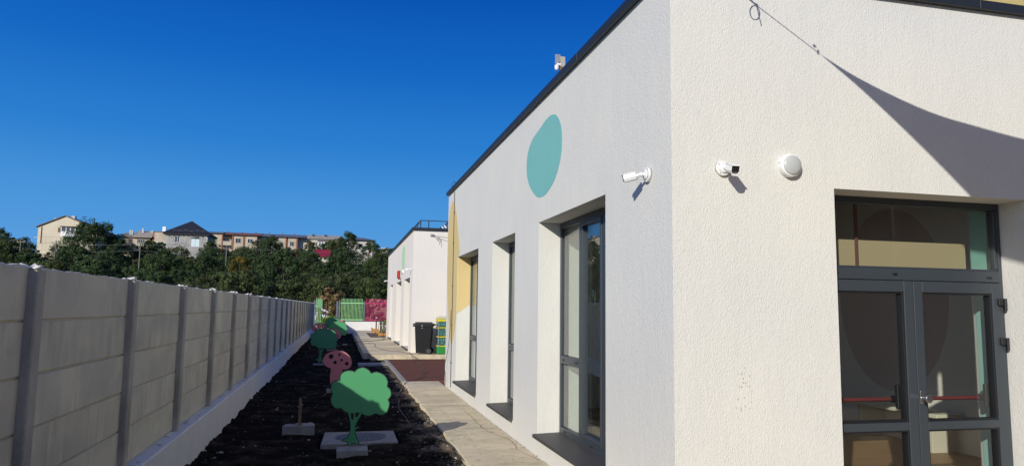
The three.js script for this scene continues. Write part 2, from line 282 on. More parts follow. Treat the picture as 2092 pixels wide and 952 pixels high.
add('kerb', [rspan(1.405, 1.509, -0.2, 0.012, -16.3, -19.68, 0.01), rspan(1.405, 1.509, -0.2, 0.014, -19.70, -23.12, 0.01)], M.blockGrey, mat);
const plat = new THREE.Group(); plat.name = 'platform'; scene.add(plat); tag(plat, 'raised concrete pavement in front of the farther white building', null, null, 'structure');
for (const [x0, x1, za, zb, dy] of [[0.99, 3.4, -23.14, -24.1, 0], [3.41, 6, -23.14, -24.1, 0.002], [0.76, 2.34, -24.11, -27.9, 0.002], [0.75, 2.34, -27.92, -31.6, 0], [0.75, 2.34, -31.62, -36.1, 0.003], [0.74, 1.5, -36.12, -43.9, 0.0], [0.74, 3.4, -43.92, -46.84, 0.002]]) add('paving_slab', rspan(x0, x1, -0.2, 0.15 + dy, za, zb, 0.012), M.pavement, plat);
const mulch = struct('mulch_bed', span(1.51, 3.4, -0.2, 0.12, -36.12, -43.9), std([0.13, 0.095, 0.06], { roughness: 1, bumpMap: greyTex(256, 256, (u, v) => fbm(u, v, 20, 20, 4, 400), 1), bumpScale: 0.04 }), 'brown mulch bed in the paving at the far wall');
tag(add('edging_strip', rspan(0.56, 1.46, -0.16, -0.035, -21.45, -22.35, 0.015), M.blockGrey), 'flat concrete strip lying across the soil beside the dark red surface', 'edging');

// ---------------------------------------------------------------- the near white building
const W = 2.226, D = 4.509, TOP = 4.115, school = thing('white_building', 'long single storey white rendered building with dark roof edge and tall windows', 'building');
const windows = [[-7.97, -5.80], [-10.60, -9.13], [-13.93, -11.74]], WY0 = 0.25, WY1 = 2.66;
{
  // long wall: shape in (z, y), extruded along x
  const s = shapeOf([[-15.34, -0.2], [-5.05, -0.2], [-5.05, TOP], [-15.34, TOP]]);
  for (const [a, b] of windows) s.holes.push(rectHole(a, b, WY0 - 0.03, WY1));
  add('wall', extrude(s, 0.54).rotateY(-Math.PI / 2).translate(W + 0.54, 0, 0), M.stucco, school);
  const f = shapeOf([[W, -0.2], [12, -0.2], [12, TOP], [W, TOP]]); f.holes.push(rectHole(3.537, 5.32, 0.005, 2.57));
  add('wall', extrude(f, 0.541).translate(0, 0, -D - 0.541), M.stucco, school);
  add('rear_wall', span(W + 0.54, 12, -0.2, TOP, -15.34, -15.0), M.stucco, school);
  // coping, in sheet lengths with joints
  const cop = [];
  for (let z = -4.46; z > -15.39; z -= 2.0) cop.push(rspan(W - 0.05, W + 0.5, TOP - 0.012, TOP + 0.062, z, Math.max(z - 1.997, -15.39), 0.004));
  for (let x = W - 0.05; x < 11; x += 2.2) cop.push(rspan(x + 0.551, x + 2.748, TOP - 0.012, TOP + 0.062, -D + 0.05, -D - 0.5, 0.004));
  cop.forEach((g) => add('coping', g, M.coping, school));
  add('roof', [span(W + 0.1, 4.2, 3.4, 3.7, -D - 0.1, -15.1), span(6.0, 12, 3.4, 3.7, -D - 0.1, -15.1), span(4.2, 6.0, 3.4, 3.7, -D - 0.1, -5.6), span(4.2, 6.0, 3.4, 3.7, -9.6, -15.1)], M.coping, school);
  add('added_skylight', rspan(4.15, 6.05, 3.702, 3.706, -5.55, -9.65, 0.001), new THREE.MeshPhysicalMaterial({ color: rgb(0.92, 0.91, 0.88), roughness: 1, transmission: 0.95, thickness: 0, side: THREE.DoubleSide }), school);  // unseen roof opening, added to brighten the room behind the door
  // upper storey, painted blue with a tan spot
  add('upper_wall', span(6.27, 12, 3.7, 7.2, -6.0, -14), M.bluePaint, school);
  add('corner_trim', span(6.15, 6.268, 3.7, 7.2, -5.94, -6.1), M.anthracite, school);
  const tan = shapeOf([[6.62, 5.06], [6.92, 5.035], [7.2, 5.035], [7.8, 5.06], [8.6, 5.15], [9.2, 5.4], [9.6, 6.1], [8.8, 6.8], [7.4, 6.8], [6.7, 6.2], [6.45, 5.4]], 4);
  add('mural_spot', extrude(tan, 0.003).translate(0, 0, -5.9995), M.tanPaint, school);
  // murals on the long wall: an egg of teal and a long yellow drop that runs into the window reveal
  const egg = shapeOf([[-7.513, 2.174], [-7.2, 2.06], [-7.07, 1.80], [-7.19, 1.52], [-7.50, 1.345], [-7.89, 1.298], [-8.22, 1.40], [-8.50, 1.62], [-8.545, 1.86], [-8.36, 2.05], [-7.95, 2.13]].map(([z, y]) => [z, y + 1.65]), 5);
  add('mural_spot', extrude(egg, 0.003).rotateY(-Math.PI / 2).translate(W + 0.0005, 0, 0), M.tealPaint, school);
  add('mural_spot', extrude(shapeOf([[-14.72, 3.885], [-14.5, 3.85], [-14.3, 3.7], [-14.08, 3.42], [-13.86, 3.08], [-13.68, 2.72], [-13.935, 2.662], [-13.935, 1.56], [-14.03, 1.36], [-14.2, 1.12], [-14.42, 0.93], [-14.53, 0.90], [-14.8, 1.1], [-15.05, 1.55], [-15.25, 2.1], [-15.335, 2.5], [-15.335, 3.2], [-15.2, 3.6], [-14.95, 3.84]], 0), 0.003).rotateY(-Math.PI / 2).translate(W + 0.0005, 0, 0), M.yellowPaint, school);
  // the same paint on the reveal of that window (far jamb)
  add('mural_spot', extrude(shapeOf([[W + 0.004, 1.55], [W + 0.09, 1.60], [W + 0.18, 1.67], [W + 0.262, 1.72], [W + 0.262, 2.658], [W + 0.004, 2.658]]), 0.003).translate(0, 0, -13.93), M.yellowPaint, school);
}
function windowPart(za, zb, lights) {        // za far, zb near; frame set back in the reveal
  const x0 = W + 0.265, x1 = W + 0.335, win = sub('window', school);
  const bar = (z0, z1, y0, y1, p = 0) => rspan(x0 - p, x1, y0, y1, z0, z1, 0.006);
  add('frame', [bar(za, zb, WY1 - 0.075, WY1), bar(za, zb, WY0, WY0 + 0.075), bar(za, za + 0.055, WY0 + 0.075, WY1 - 0.075), bar(zb - 0.055, zb, WY0 + 0.075, WY1 - 0.075)], M.anthracite, win);
  for (const z of lights) add('mullion', bar(z - 0.045, z + 0.045, WY0 + 0.076, WY1 - 0.076, 0.004), M.anthracite, win);
  const edges = [za + 0.055, ...lights.flatMap((z) => [z - 0.045, z + 0.045]), zb - 0.055];
  for (let i = 0; i < edges.length; i += 2) {
    const a = edges[i], b = edges[i + 1], ya = WY0 + 0.076, yb = WY1 - 0.076, tr = i === 0;
    const opens = tr ? [[ya, 1.035], [1.125, yb]] : [[ya, yb]];
    if (tr) { add('transom', bar(a, b, 1.035, 1.125, 0.004), M.anthracite, win); const bolts = []; for (const z of [a + 0.1, b - 0.1]) bolts.push(rspan(x0 - 0.012, x0 - 0.004, 1.068, 1.09, z - 0.03, z + 0.03, 0.004)); bolts.forEach((q) => add('drain_cap', q, M.black, win)); }
    for (const [y0, y1] of opens) {
      if (!tr) { add('sash', [rspan(x0 - 0.012, x1 - 0.01, y0, y0 + 0.045, a, b, 0.005), rspan(x0 - 0.012, x1 - 0.01, y1 - 0.045, y1, a, b, 0.005), rspan(x0 - 0.012, x1 - 0.01, y0 + 0.045, y1 - 0.045, a, a + 0.045, 0.005), rspan(x0 - 0.012, x1 - 0.01, y0 + 0.045, y1 - 0.045, b - 0.045, b, 0.005)], M.anthracite, win); }
      const m = tr ? 0.012 : 0.04;
      for (const px of [x0 + 0.02, x0 + 0.045]) add('pane', new THREE.PlaneGeometry(b - a - 2 * m, y1 - y0 - 2 * m).rotateY(-Math.PI / 2).translate(px, (y0 + y1) / 2, (a + b) / 2), M.glass, win);
    }
  }
  const caps = []; for (const z of [za + 0.2, zb - 0.2, (za + zb) / 2]) caps.push(rspan(x0 - 0.008, x0 + 0.001, WY0 + 0.03, WY0 + 0.05, z - 0.03, z + 0.03, 0.003)); caps.forEach((q) => add('drain_cap', q, M.black, win));
  // sill sheet with a folded front nose
  const sl = shapeOf([[W - 0.055, WY0 - 0.045], [W - 0.055, WY0 - 0.008], [W + 0.30, WY0 + 0.004], [W + 0.30, WY0 - 0.022], [W - 0.043, WY0 - 0.03], [W - 0.043, WY0 - 0.045]]);
  add('sill', extrude(sl, zb - za - 0.006).translate(0, 0, za + 0.003), M.sill, win);
  return win;
}
const w3 = windowPart(-7.97, -5.80, [-7.23, -6.53]);
add('handle', [rspan(W + 0.337, W + 0.36, 1.78, 1.86, -7.07, -7.045, 0.005), rspan(W + 0.36, W + 0.375, 1.70, 1.86, -7.068, -7.05, 0.006)], M.steel, w3);
windowPart(-10.60, -9.13, [-9.87]);
windowPart(-13.93, -11.74, [-13.2, -12.5]);
// rooms behind the glass
add('interior_floor', span(W + 0.54, 7.33, -0.06, 0.0, -5.05, -15.0), M.interiorFloor, school);
add('interior_wall', [span(7.33, 7.5, -0.06, 3.4, -5.05, -15.0), span(W + 0.54, 7.33, 0, 3.4, -11.55, -11.66)], M.interiorWall, school);
add('interior_ceiling', [span(W + 0.54, 4.2, 3.3, 3.39, -5.05, -15.0), span(6.0, 7.5, 3.3, 3.39, -5.05, -15.0), span(4.2, 6.0, 3.3, 3.39, -5.05, -5.6), span(4.2, 6.0, 3.3, 3.39, -9.6, -15.0)], M.interiorWall, school);
{ const e = []; for (let k = 0; k < 30; k++) { const t = k / 30 * 2 * Math.PI; e.push([-8.3 + 0.98 * Math.cos(t), 1.85 + 1.24 * Math.sin(t)]); } add('mural_spot', extrude(shapeOf(e, 2), 0.003).rotateY(-Math.PI / 2).translate(7.3305, 0, 0), M.mauve, school); }
// ---------------------------------------------------------------- the glass double door, part of the building
{
  const door = sub('door', school), z1 = -4.76, z0 = -4.84;
  const bar = (x0, x1, y0, y1, p = 0, mm = M.anthracite, name = 'frame') => add(name, rspan(x0, x1, y0, y1, z0, z1 + p, 0.005), mm, door);
  bar(3.54, 5.317, 2.515, 2.572); bar(3.54, 3.60, 0.0, 2.514); bar(5.285, 5.317, 0.0, 2.514);
  bar(3.601, 5.284, 1.915, 2.008);
  add('transom_bead', [rspan(3.602, 5.283, 2.009, 2.022, z0 + 0.02, z1 - 0.01, 0.003), rspan(5.255, 5.284, 2.023, 2.512, z0 + 0.01, z1 - 0.006, 0.004)], M.anthracite, door);
  add('pane', new THREE.PlaneGeometry(1.65, 0.49).translate(4.43, 2.266, z1 - 0.03), M.doorGlass, door);
  for (const q of [rspan(4.24, 4.285, 1.955, 1.972, z1, z1 + 0.01, 0.004), rspan(5.16, 5.205, 1.945, 1.962, z1, z1 + 0.01, 0.004), rspan(3.7, 3.745, 1.955, 1.972, z1, z1 + 0.01, 0.004)]) add('drain_cap', q, M.black, door);
  const leaf = (x0, x1, si, so) => {          // si: width of the outer stile at x0, so: at x1
    const a = x0 + si, b = x1 - so, p = 0.012;
    add('stile', [rspan(x0, a, 0.02, 1.91, z0, z1 + p, 0.005)], M.anthracite, door); add('stile', [rspan(b, x1, 0.02, 1.91, z0, z1 + p, 0.005)], M.anthracite, door);
    for (const [y0, y1] of [[0.02, 0.12], [0.752, 0.815], [1.822, 1.91]]) add('rail', rspan(a + 0.0005, b - 0.0005, y0, y1, z0, z1 + p, 0.005), M.anthracite, door);
    for (const [y0, y1] of [[0.12, 0.752], [0.815, 1.822]]) {
      add('glazing_bead', [rspan(a, a + 0.014, y0, y1, z0 + 0.02, z1 + 0.002, 0.003), rspan(b - 0.014, b, y0, y1, z0 + 0.02, z1 + 0.002, 0.003), rspan(a + 0.014, b - 0.014, y0, y0 + 0.014, z0 + 0.02, z1 + 0.002, 0.003), rspan(a + 0.014, b - 0.014, y1 - 0.014, y1, z0 + 0.02, z1 + 0.002, 0.003)], M.black, door);
      add('pane', new THREE.PlaneGeometry(b - a - 0.01, y1 - y0 - 0.01).translate((a + b) / 2, (y0 + y1) / 2, z1 - 0.03), M.doorGlass, door);
    }
    // red push bar on the inside with black end brackets
    add('push_bar', [new THREE.CylinderGeometry(0.016, 0.016, b - a - 0.06, 14).rotateZ(Math.PI / 2).translate((a + b) / 2, 0.972, z0 - 0.07)], M.pushRed, door);
    for (const x of [a - 0.01, b + 0.01]) add('push_bar_bracket', [rspan(x - 0.03, x + 0.03, 0.90, 1.09, z0 - 0.035, z0, 0.012), rspan(x - 0.024, x + 0.024, 0.945, 1.0, z0 - 0.095, z0 - 0.03, 0.012)], M.black, door);
  };
  leaf(3.605, 4.418, 0.09, 0.085); leaf(4.424, 5.280, 0.082, 0.092);
  // round pull knob on a rose plate
  add('knob', [rspan(4.43, 4.462, 0.955, 1.055, z1 + 0.012, z1 + 0.024, 0.012), new THREE.CylinderGeometry(0.013, 0.011, 0.05, 16).rotateX(Math.PI / 2).translate(4.447, 1.0, z1 + 0.048), new THREE.CylinderGeometry(0.032, 0.030, 0.022, 28).rotateX(Math.PI / 2).translate(4.447, 1.0, z1 + 0.083), new THREE.CylinderGeometry(0.029, 0.032, 0.004, 28).rotateX(Math.PI / 2).translate(4.447, 1.0, z1 + 0.096)], M.steel, door);
  for (const y of [1.755, 1.436, 0.30]) add('hinge', [rspan(5.235, 5.312, y - 0.03, y + 0.03, z1 + 0.012, z1 + 0.032, 0.008), cyl(0.013, 0.013, 0.10, 5.292, y - 0.02, z1 + 0.034, 14)], M.black, door);
  // room-side lining; lower teal strip narrowed to paint in its sunlit part
  add('jamb_lining', span(5.3185, 5.34, 0.0, 2.6, -4.845, -5.06), std([0.36, 0.35, 0.32]), door);
  add('teal_strip', span(5.312, 5.318, 0.0, 1.96, -4.94, -5.03), std([0.19, 0.40, 0.36]), door); add('teal_strip', span(5.312, 5.318, 1.961, 2.6, -4.88, -5.05), std([0.19, 0.40, 0.36]), door);
}
{ const r = rng(321), g = []; for (let i = 0; i < 26; i++) { const x = 2.74 + (r() + r() - 1) * 0.11, y = 1.12 + (r() + r() - 1) * 0.16; g.push(rbox(0.003 + 0.005 * r(), 0.006 + 0.012 * r(), 0.003, 0.001).rotateZ((r() - 0.5) * 1.2).translate(x, y, -D + 0.0015)); } add('scuff_marks', g, std([0.42, 0.41, 0.38], { roughness: 1 }), school).userData.kind = 'stuff'; }
// things seen through the door
{
  const t = thing('blind_box', 'tan boarded box behind the glass above the door', 'box', [4.42, 1.96, -5.12]);
  add('front_board', rspan(-0.86, 0.86, 0.0, 0.30, -0.05, 0.05, 0.004), std([0.35, 0.30, 0.185], { roughness: 0.8 }), t);
  add('hanger', rspan(-0.265, -0.235, 0.02, 0.62, 0.051, 0.062, 0.003), std([0.12, 0.06, 0.05]), t);
  const p = thing('steel_post', 'grey steel post standing indoors behind the left door leaf', 'post', [4.62, 0, -5.95]);
  add('pole', cyl(0.028, 0.028, 3.0, 0, 1.6, 0, 20), std([0.22, 0.22, 0.21], { roughness: 0.5 }), p); add('sleeve', cyl(0.042, 0.042, 0.62, 0, 0.31, 0, 24), M.steel, p);
  const b = thing('bench', 'low cream bench along the inner wall behind the right door leaf', 'bench', [7.1, 0, -7.9]);
  add('seat', rspan(-0.2, 0.22, 0.42, 0.47, -0.75, 0.75, 0.01), std([0.55, 0.54, 0.42]), b);
  for (const z of [-0.6, 0.6]) add('leg', rspan(-0.16, 0.18, 0.0, 0.42, z - 0.03, z + 0.03, 0.006), std([0.5, 0.48, 0.38]), b);
}
// curtains behind the panes of the long wall
function curtain(z0, z1, label) {
  const n = 60, g = new THREE.PlaneGeometry(z1 - z0, 2.5, n, 1), p = g.attributes.position; for (let i = 0; i < p.count; i++) p.setZ(i, 0.022 * Math.sin((p.getX(i) - z0) * 46) + 0.008 * Math.sin(p.getX(i) * 111));
  g.computeVertexNormals(); const c = thing('curtain', label, 'curtain', [W + 0.62, 1.45, (z0 + z1) / 2]);
  add('cloth', g.rotateY(-Math.PI / 2), M.curtain, c); add('curtain_rail', rod([0, 1.27, z0 - (z0 + z1) / 2], [0, 1.27, z1 - (z0 + z1) / 2], 0.012), M.whitePlastic, c); return c;
}
curtain(-8.85, -8.02, 'pale curtain at the far side of the nearest tall window');
curtain(-11.45, -9.7, 'pale curtain behind the narrow middle window');
curtain(-14.8, -12.0, 'pale curtain behind the window beside the yellow painted drop');
// cable with clips down the end of the long wall
{
  const c = thing('wall_cable', 'thin dark cable clipped down the wall across the yellow painted drop', 'cable', [W, 0, -14.45]);
  add('cable_run', tube([[0.1, 4.22, 0.02], [-0.03, 4.26, 0.0], [-0.066, 4.22, 0.0], [-0.07, 4.09, 0], [-0.014, 4.0, 0.005], [-0.012, 3.2, -0.01], [-0.012, 2.2, 0.012], [-0.012, 1.2, -0.004], [-0.012, 0.4, 0.0], [-0.014, 0.06, 0.02]], 0.0065, 6, 60), M.cable, c);
  add('loose_wire', tube([[-0.02, 1.6, -0.06], [-0.03, 1.15, -0.12], [-0.04, 0.75, -0.3], [-0.06, 0.45, -0.55], [-0.05, 0.3, -0.5], [-0.04, 0.12, -0.44], [-0.08, 0.03, -0.4]], 0.005, 6, 50), M.cable, c);
  for (const y of [3.62, 2.98, 2.1, 1.3, 0.55]) add('clip', rspan(-0.02, 0.0, y - 0.012, y + 0.012, -0.03, 0.03, 0.004), M.black, c);
}
// ---------------------------------------------------------------- wall fittings
function cctv(name, label, pos, axis, aim, len = 0.115) {   // axis: wall normal (unit), aim: direction of the body
  const t = thing(name, label, 'camera', pos); t.scale.setScalar(0.76);
  const n = new THREE.Vector3(...axis), q = new THREE.Quaternion().setFromUnitVectors(new THREE.Vector3(0, 1, 0), n);
  const at = (g) => g.applyQuaternion(q);
  const prof = [[0, 0], [0.072, 0], [0.0725, 0.03], [0.069, 0.036], [0.0, 0.036]].map(([x, y]) => new THREE.Vector2(x, y));
  add('junction_box', at(new THREE.LatheGeometry(prof, 40)), M.whitePlastic, t);
  add('mount', [at(new THREE.LatheGeometry([[0, 0.036], [0.05, 0.036], [0.049, 0.048], [0.03, 0.054], [0, 0.054]].map(([x, y]) => new THREE.Vector2(x, y)), 32))], M.whitePlastic, t);
  const screws = []; for (let k = 0; k < 4; k++) { const a = k * Math.PI / 2 + 0.6; screws.push(at(cyl(0.004, 0.004, 0.003, 0.06 * Math.cos(a), 0.0375, 0.06 * Math.sin(a), 8))); screws.push(at(cyl(0.003, 0.003, 0.003, 0.04 * Math.cos(a + 0.5), 0.052, 0.04 * Math.sin(a + 0.5), 8))); } screws.forEach((q) => add('screw', q, M.black, t));
  const j = n.clone().multiplyScalar(0.085), d = new THREE.Vector3(...aim).normalize(), k = j.clone().addScaledVector(d, 0.035);
  add('arm', [rod([n.x * 0.05, n.y * 0.05, n.z * 0.05], j.toArray(), 0.019, 14), new THREE.SphereGeometry(0.023, 18, 12).translate(...j.toArray()), rod(j.toArray(), j.clone().addScaledVector(d, 0.06).toArray(), 0.016, 14)], M.whitePlastic, t);
  // body: rounded box along aim, hood above, dark lens face
  const bq = new THREE.Quaternion().setFromRotationMatrix(new THREE.Matrix4().lookAt(new THREE.Vector3(), d.clone().negate(), new THREE.Vector3(0, 1, 0)));
  const put = (g) => g.applyQuaternion(bq).translate(k.x, k.y, k.z);     // local +z looks along aim
  const s = shapeOf([[-0.036, 0.033], [0.036, 0.033], [0.037, -0.012], [0.022, -0.035], [-0.022, -0.035], [-0.037, -0.012]]);
  add('body', put(extrude(s, len, { bevelEnabled: true, bevelSize: 0.004, bevelThickness: 0.008, bevelSegments: 2, bevelOffset: -0.003 }).translate(0, 0, 0.02)), M.whitePlastic, t);
  add('hood', put(rbox(0.084, 0.006, len + 0.03, 0.003, 0, 0.039, 0.02 + len / 2 + 0.018)), M.whitePlastic, t);
  add('lens_face', [put(extrude(shapeOf([[-0.0345, 0.034], [0.0345, 0.034], [0.0355, -0.011], [0.0215, -0.0335], [-0.0215, -0.0335], [-0.0355, -0.011]]), 0.006).translate(0, 0, 0.0295 + len))], M.black, t);
  const leds = []; for (let q2 = 0; q2 < 4; q2++) leds.push(put(cyl(0.0035, 0.0035, 0.002, 0, 0, 0, 10).rotateX(Math.PI / 2).translate(-0.017 + q2 * 0.011, -0.022, 0.0365 + len))); leds.forEach((q) => add('lamp_dot', q, M.galv, t));
  return t;
}
cctv('security_camera', 'white security camera on the long wall pointing down beside the corner', [W, 2.666, -4.885], [-1, 0, 0], [-0.66, -0.16, -0.62]);
cctv('security_camera', 'white security camera with black face on the front wall facing the yard', [2.615, 2.665, -D], [0, 0, 1], [-0.06, -0.30, 0.85]);
{
  const l = thing('bulkhead_lamp', 'round white wall lamp with grey cover to the left of the door', 'lamp', [3.155, 2.714, -D]);
  const q = (p, n) => new THREE.LatheGeometry(p.map(([x, y]) => new THREE.Vector2(x, y)), n).rotateX(Math.PI / 2);
  add('base', q([[0, 0], [0.08, 0], [0.085, 0.005], [0.085, 0.040], [0.081, 0.047], [0.072, 0.050]], 56), M.whitePlastic, l);
  add('cover', q([[0.0725, 0.047], [0.070, 0.057], [0.057, 0.065], [0.033, 0.070], [0, 0.072]], 56), M.greyDiffuser, l);
  add('screw', [rbox(0.006, 0.006, 0.004, 0.001, -0.0855, 0.02, 0.02)], M.black, l);
}
// device on a wooden post on the roof
{
  const t = thing('roof_post', 'wooden post with white camera and antenna plate on the roof edge', 'post', [2.62, 4.0, -8.35]);
  add('timber', [rspan(-0.028, 0.012, -0.3, 0.72, -0.02, 0.02, 0.003), rspan(0.013, 0.032, -0.3, 0.70, -0.02, 0.02, 0.003)], M.wood, t);
  add('antenna_plate', [rspan(-0.092, -0.022, 0.74, 0.865, 0.0, 0.012, 0.002), rspan(-0.06, -0.03, 0.76, 0.80, 0.0125, 0.022, 0.002)], M.galv, t);
  add('back_plate', rspan(-0.028, 0.034, 0.70, 0.835, 0.021, 0.030, 0.002), std([0.42, 0.38, 0.31]), t);
  add('dome_camera', [rspan(-0.075, -0.02, 0.715, 0.745, -0.01, 0.035, 0.006), cyl(0.026, 0.029, 0.045, -0.072, 0.695, 0.012, 24), new THREE.SphereGeometry(0.026, 20, 12).translate(-0.072, 0.675, 0.012)], M.whitePlastic, t);
}
// ---------------------------------------------------------------- shade sail over the yard (outside the frame, throws the shadow on the front wall)
{
  const Sv = [-1.55, 1, 1.87], P = (x, y, t) => [x + Sv[0] * t, y + Sv[1] * t, -D + Sv[2] * t];
  const upper = [[3.455, 3.596], [3.775, 3.444], [4.423, 3.225], [4.902, 3.135], [5.323, 3.07], [6.4, 2.95], [8.4, 2.85]];
  const lower = [[3.455, 3.596], [3.826, 3.339], [4.334, 2.942], [4.765, 2.576], [5.15, 2.215], [5.7, 1.62], [6.5, 0.6]];
  const cu = new THREE.CatmullRomCurve3(upper.map(([x, y], i) => new THREE.Vector3(...P(x, y, 0.5 + 0.7 * (x - 3.455) / 4.945)))), cl = new THREE.CatmullRomCurve3(lower.map(([x, y]) => new THREE.Vector3(...P(x, y, 0.5 + 1.9 * (x - 3.455) / 3.045))));
  const n = 30, m = 12, pos = [], idx = [], up = cu.getPoints(n), lo = cl.getPoints(n);
  for (let i = 0; i <= n; i++) for (let k = 0; k <= m; k++) { const v = up[i].clone().lerp(lo[i], k / m); v.y -= 0.04 * Math.sin(Math.PI * k / m) * i / n; pos.push(v.x, v.y, v.z); }
  for (let i = 0; i < n; i++) for (let k = 0; k < m; k++) { const a = i * (m + 1) + k, b = a + m + 1; idx.push(a, b, a + 1, b, b + 1, a + 1); }
  const g = new THREE.BufferGeometry(); g.setAttribute('position', new THREE.Float32BufferAttribute(pos, 3)); g.setIndex(idx); g.computeVertexNormals();
  const sail = thing('shade_sail', 'tan shade sail stretched over the yard by the front wall', 'shade sail');
  add('cloth', g, new THREE.MeshPhysicalMaterial({ color: rgb(0.80, 0.62, 0.30), roughness: 1, transmission: 0.7, thickness: 0, side: THREE.DoubleSide }), sail);
  const K = up[0], hook = new THREE.Vector3(2.70, 4.055, -D);
  add('rope', [rod([hook.x, hook.y, hook.z + 0.03], K.toArray(), 0.0035), tube([[hook.x, hook.y, hook.z + 0.02], [hook.x + 0.012, hook.y + 0.005, hook.z + 0.12], hook.clone().lerp(K, 0.3).toArray()], 0.008)], M.rope, sail);
  // knot and loose loop that hang from the rope
  const L = hook.clone().lerp(K, 0.30), loop = []; for (let k = 0; k <= 16; k++) { const a = k / 16 * 2 * Math.PI + 1.3; loop.push([L.x - 0.02 + 0.045 * Math.cos(a), L.y - 0.055 + 0.055 * Math.sin(a), L.z + 0.012 * Math.sin(a * 0.5)]); }
  add('loose_rope', [tube(loop, 0.004), tube([[L.x, L.y, L.z], [L.x + 0.012, L.y - 0.08, L.z + 0.01], [L.x + 0.03, L.y - 0.15, L.z + 0.01]], 0.0035), new THREE.SphereGeometry(0.014, 8, 6).translate(...L.toArray())], M.rope, sail);
  add('ring', [new THREE.TorusGeometry(0.016, 0.004, 8, 18).rotateY(0.6).translate(K.x, K.y + 0.004, K.z - 0.016), new THREE.SphereGeometry(0.012, 8, 6).translate(K.x - 0.002, K.y + 0.03, K.z - 0.05)], M.steel, sail);
  add('hook', [rspan(hook.x - 0.02, hook.x + 0.02, hook.y - 0.03, hook.y + 0.03, -D, -D + 0.008, 0.003), new THREE.TorusGeometry(0.015, 0.004, 8, 16).rotateY(Math.PI / 2).translate(hook.x, hook.y, -D + 0.022)], M.steel, sail);
  for (const v of [up[n], lo[n]]) { const p = thing('sail_pole', v === up[n] ? 'dark steel pole at the wall end of the shade sail' : 'dark steel pole at the yard end of the shade sail', 'pole', [v.x + 0.25, 0, v.z + 0.2]); add('shaft', cyl(0.05, 0.05, v.y + 0.15, 0, (v.y + 0.15) / 2, 0, 16), M.anthracite, p); add('top_cap', cyl(0.054, 0.054, 0.02, 0, v.y + 0.16, 0, 16), M.black, p); }
}

// ---------------------------------------------------------------- concrete panel fence
{
  const fence = thing('concrete_fence', 'long grey precast concrete panel fence on a white washed base', 'fence');
  const XP = -1.65, step = 1.885, r = rng(33), yb = 0.352, rowH = 0.2975, nrow = 5;
  // base in pours of a few bays, the lip slightly uneven
  const shp = (e) => shapeOf([[-1.80, -0.35], [-1.532 + e, -0.35], [-1.534 + e, 0.332], [-1.545 + e, 0.345], [-1.80, 0.352]]);
  for (const [za, zb, e] of [[8, -3.1, 0], [-3.1, -14.4, 0.003], [-14.4, -27.3, -0.002], [-27.3, -46.9, 0.002]]) add('base_wall', extrude(shp(e), za - zb - 0.004).translate(0, 0, zb), M.whiteWash, fence);
  // panels: chamfered slabs, six geometries with their own place in the concrete texture
  const slabs = [];
  for (let k = 0; k < 6; k++) {
    const w = step - 0.055, h = rowH, s = shapeOf([[-0.038, 0], [-0.013, 0], [-0.011, 0.006], [-0.001, 0.016], [0, 0.018], [0, h - 0.003], [-0.004, h], [-0.038, h]]);
    const g = metreUV(clean(extrude(s, w).translate(0, 0, -w / 2)));
    const uv = g.attributes.uv, ou = 0.37 * k, ov = 0.317 * k; for (let i = 0; i < uv.count; i++) uv.setXY(i, uv.getX(i) + ou, uv.getY(i) + ov);
    slabs.push(g);
  }
  const postShape = shapeOf([[-0.06, -0.055], [0.044, -0.055], [0.052, -0.047], [0.052, 0.047], [0.044, 0.055], [-0.06, 0.055]]);
  const postG = metreUV(extrude(postShape, 1).rotateX(-Math.PI / 2));
  for (let k = -6; k <= 22; k++) {
    const zn = -4.335 - step * k, top = 1.835 + (r() - 0.5) * 0.012 - 0.0006 * Math.max(0, k);
    const p = new THREE.Mesh(postG, M.post); p.name = 'post'; p.position.set(XP, yb - 0.01, zn - 0.055); p.scale.y = top - yb + 0.005; p.rotation.z = (r() - 0.5) * 0.004; fence.add(p);
    // mortar cap lump on the post head
    const lump = new THREE.IcosahedronGeometry(1, 2), lp = lump.attributes.position; for (let i = 0; i < lp.count; i++) { const x = lp.getX(i), y = lp.getY(i), z = lp.getZ(i), f = 1 + (vnoise(x * 3 + k * 7, z * 3 + y * 2, 0, 0, 500) - 0.5) * 1.1; lp.setXYZ(i, x * f * 0.050, Math.max(y * f * 0.015 + (f - 1) * 0.03, -0.014), z * f * 0.052); }
    lump.computeVertexNormals(); const lm = add('mortar_cap', lump.translate(XP - 0.006, top + 0.006, zn - 0.055), M.mortar, fence);
    if (k < 22) for (let j = 0; j < nrow; j++) {
      const m = new THREE.Mesh(slabs[Math.floor(r() * 6)], M.panels[Math.floor(r() * 3)]); m.name = 'panel';
      m.position.set(XP + (r() - 0.5) * 0.006, yb + j * rowH + 0.001, zn - 0.055 - step / 2); m.rotation.y = (r() - 0.5) * 0.004; fence.add(m);
      if (j === nrow - 1) { // thin ragged mortar line along the top edge
        const g = box(0.036, 0.008, step - 0.1, XP - 0.022, yb + nrow * rowH + 0.004, zn - 0.055 - step / 2); const seg = new THREE.BoxGeometry(0.034, 0.008, step - 0.11, 1, 1, 36), sp = seg.attributes.position; for (let i = 0; i < sp.count; i++) if (sp.getY(i) > 0) { const zz = sp.getZ(i); sp.setY(i, 0.001 + 0.014 * Math.pow(vnoise(zz * 14 + k * 31, k, 0, 0, 510), 3)); } seg.computeVertexNormals();
        add('mortar_edge', seg.translate(XP - 0.022, yb + nrow * rowH + 0.002, zn - 0.055 - step / 2), M.mortar, fence);
      }
      if (j === 0) { const cr = []; for (let q = 0; q < 5; q++) { const s = 0.008 + 0.012 * r(); cr.push(new THREE.IcosahedronGeometry(s, 0).scale(1.5, 0.6, 1.5).translate(XP + 0.03 + r() * 0.04, yb + 0.002, zn - 0.1 - r() * 1.7)); } const mm = add('mortar_crumbs', cr, M.mortar, fence); mm.userData.kind = 'stuff'; }
    }
  }
}

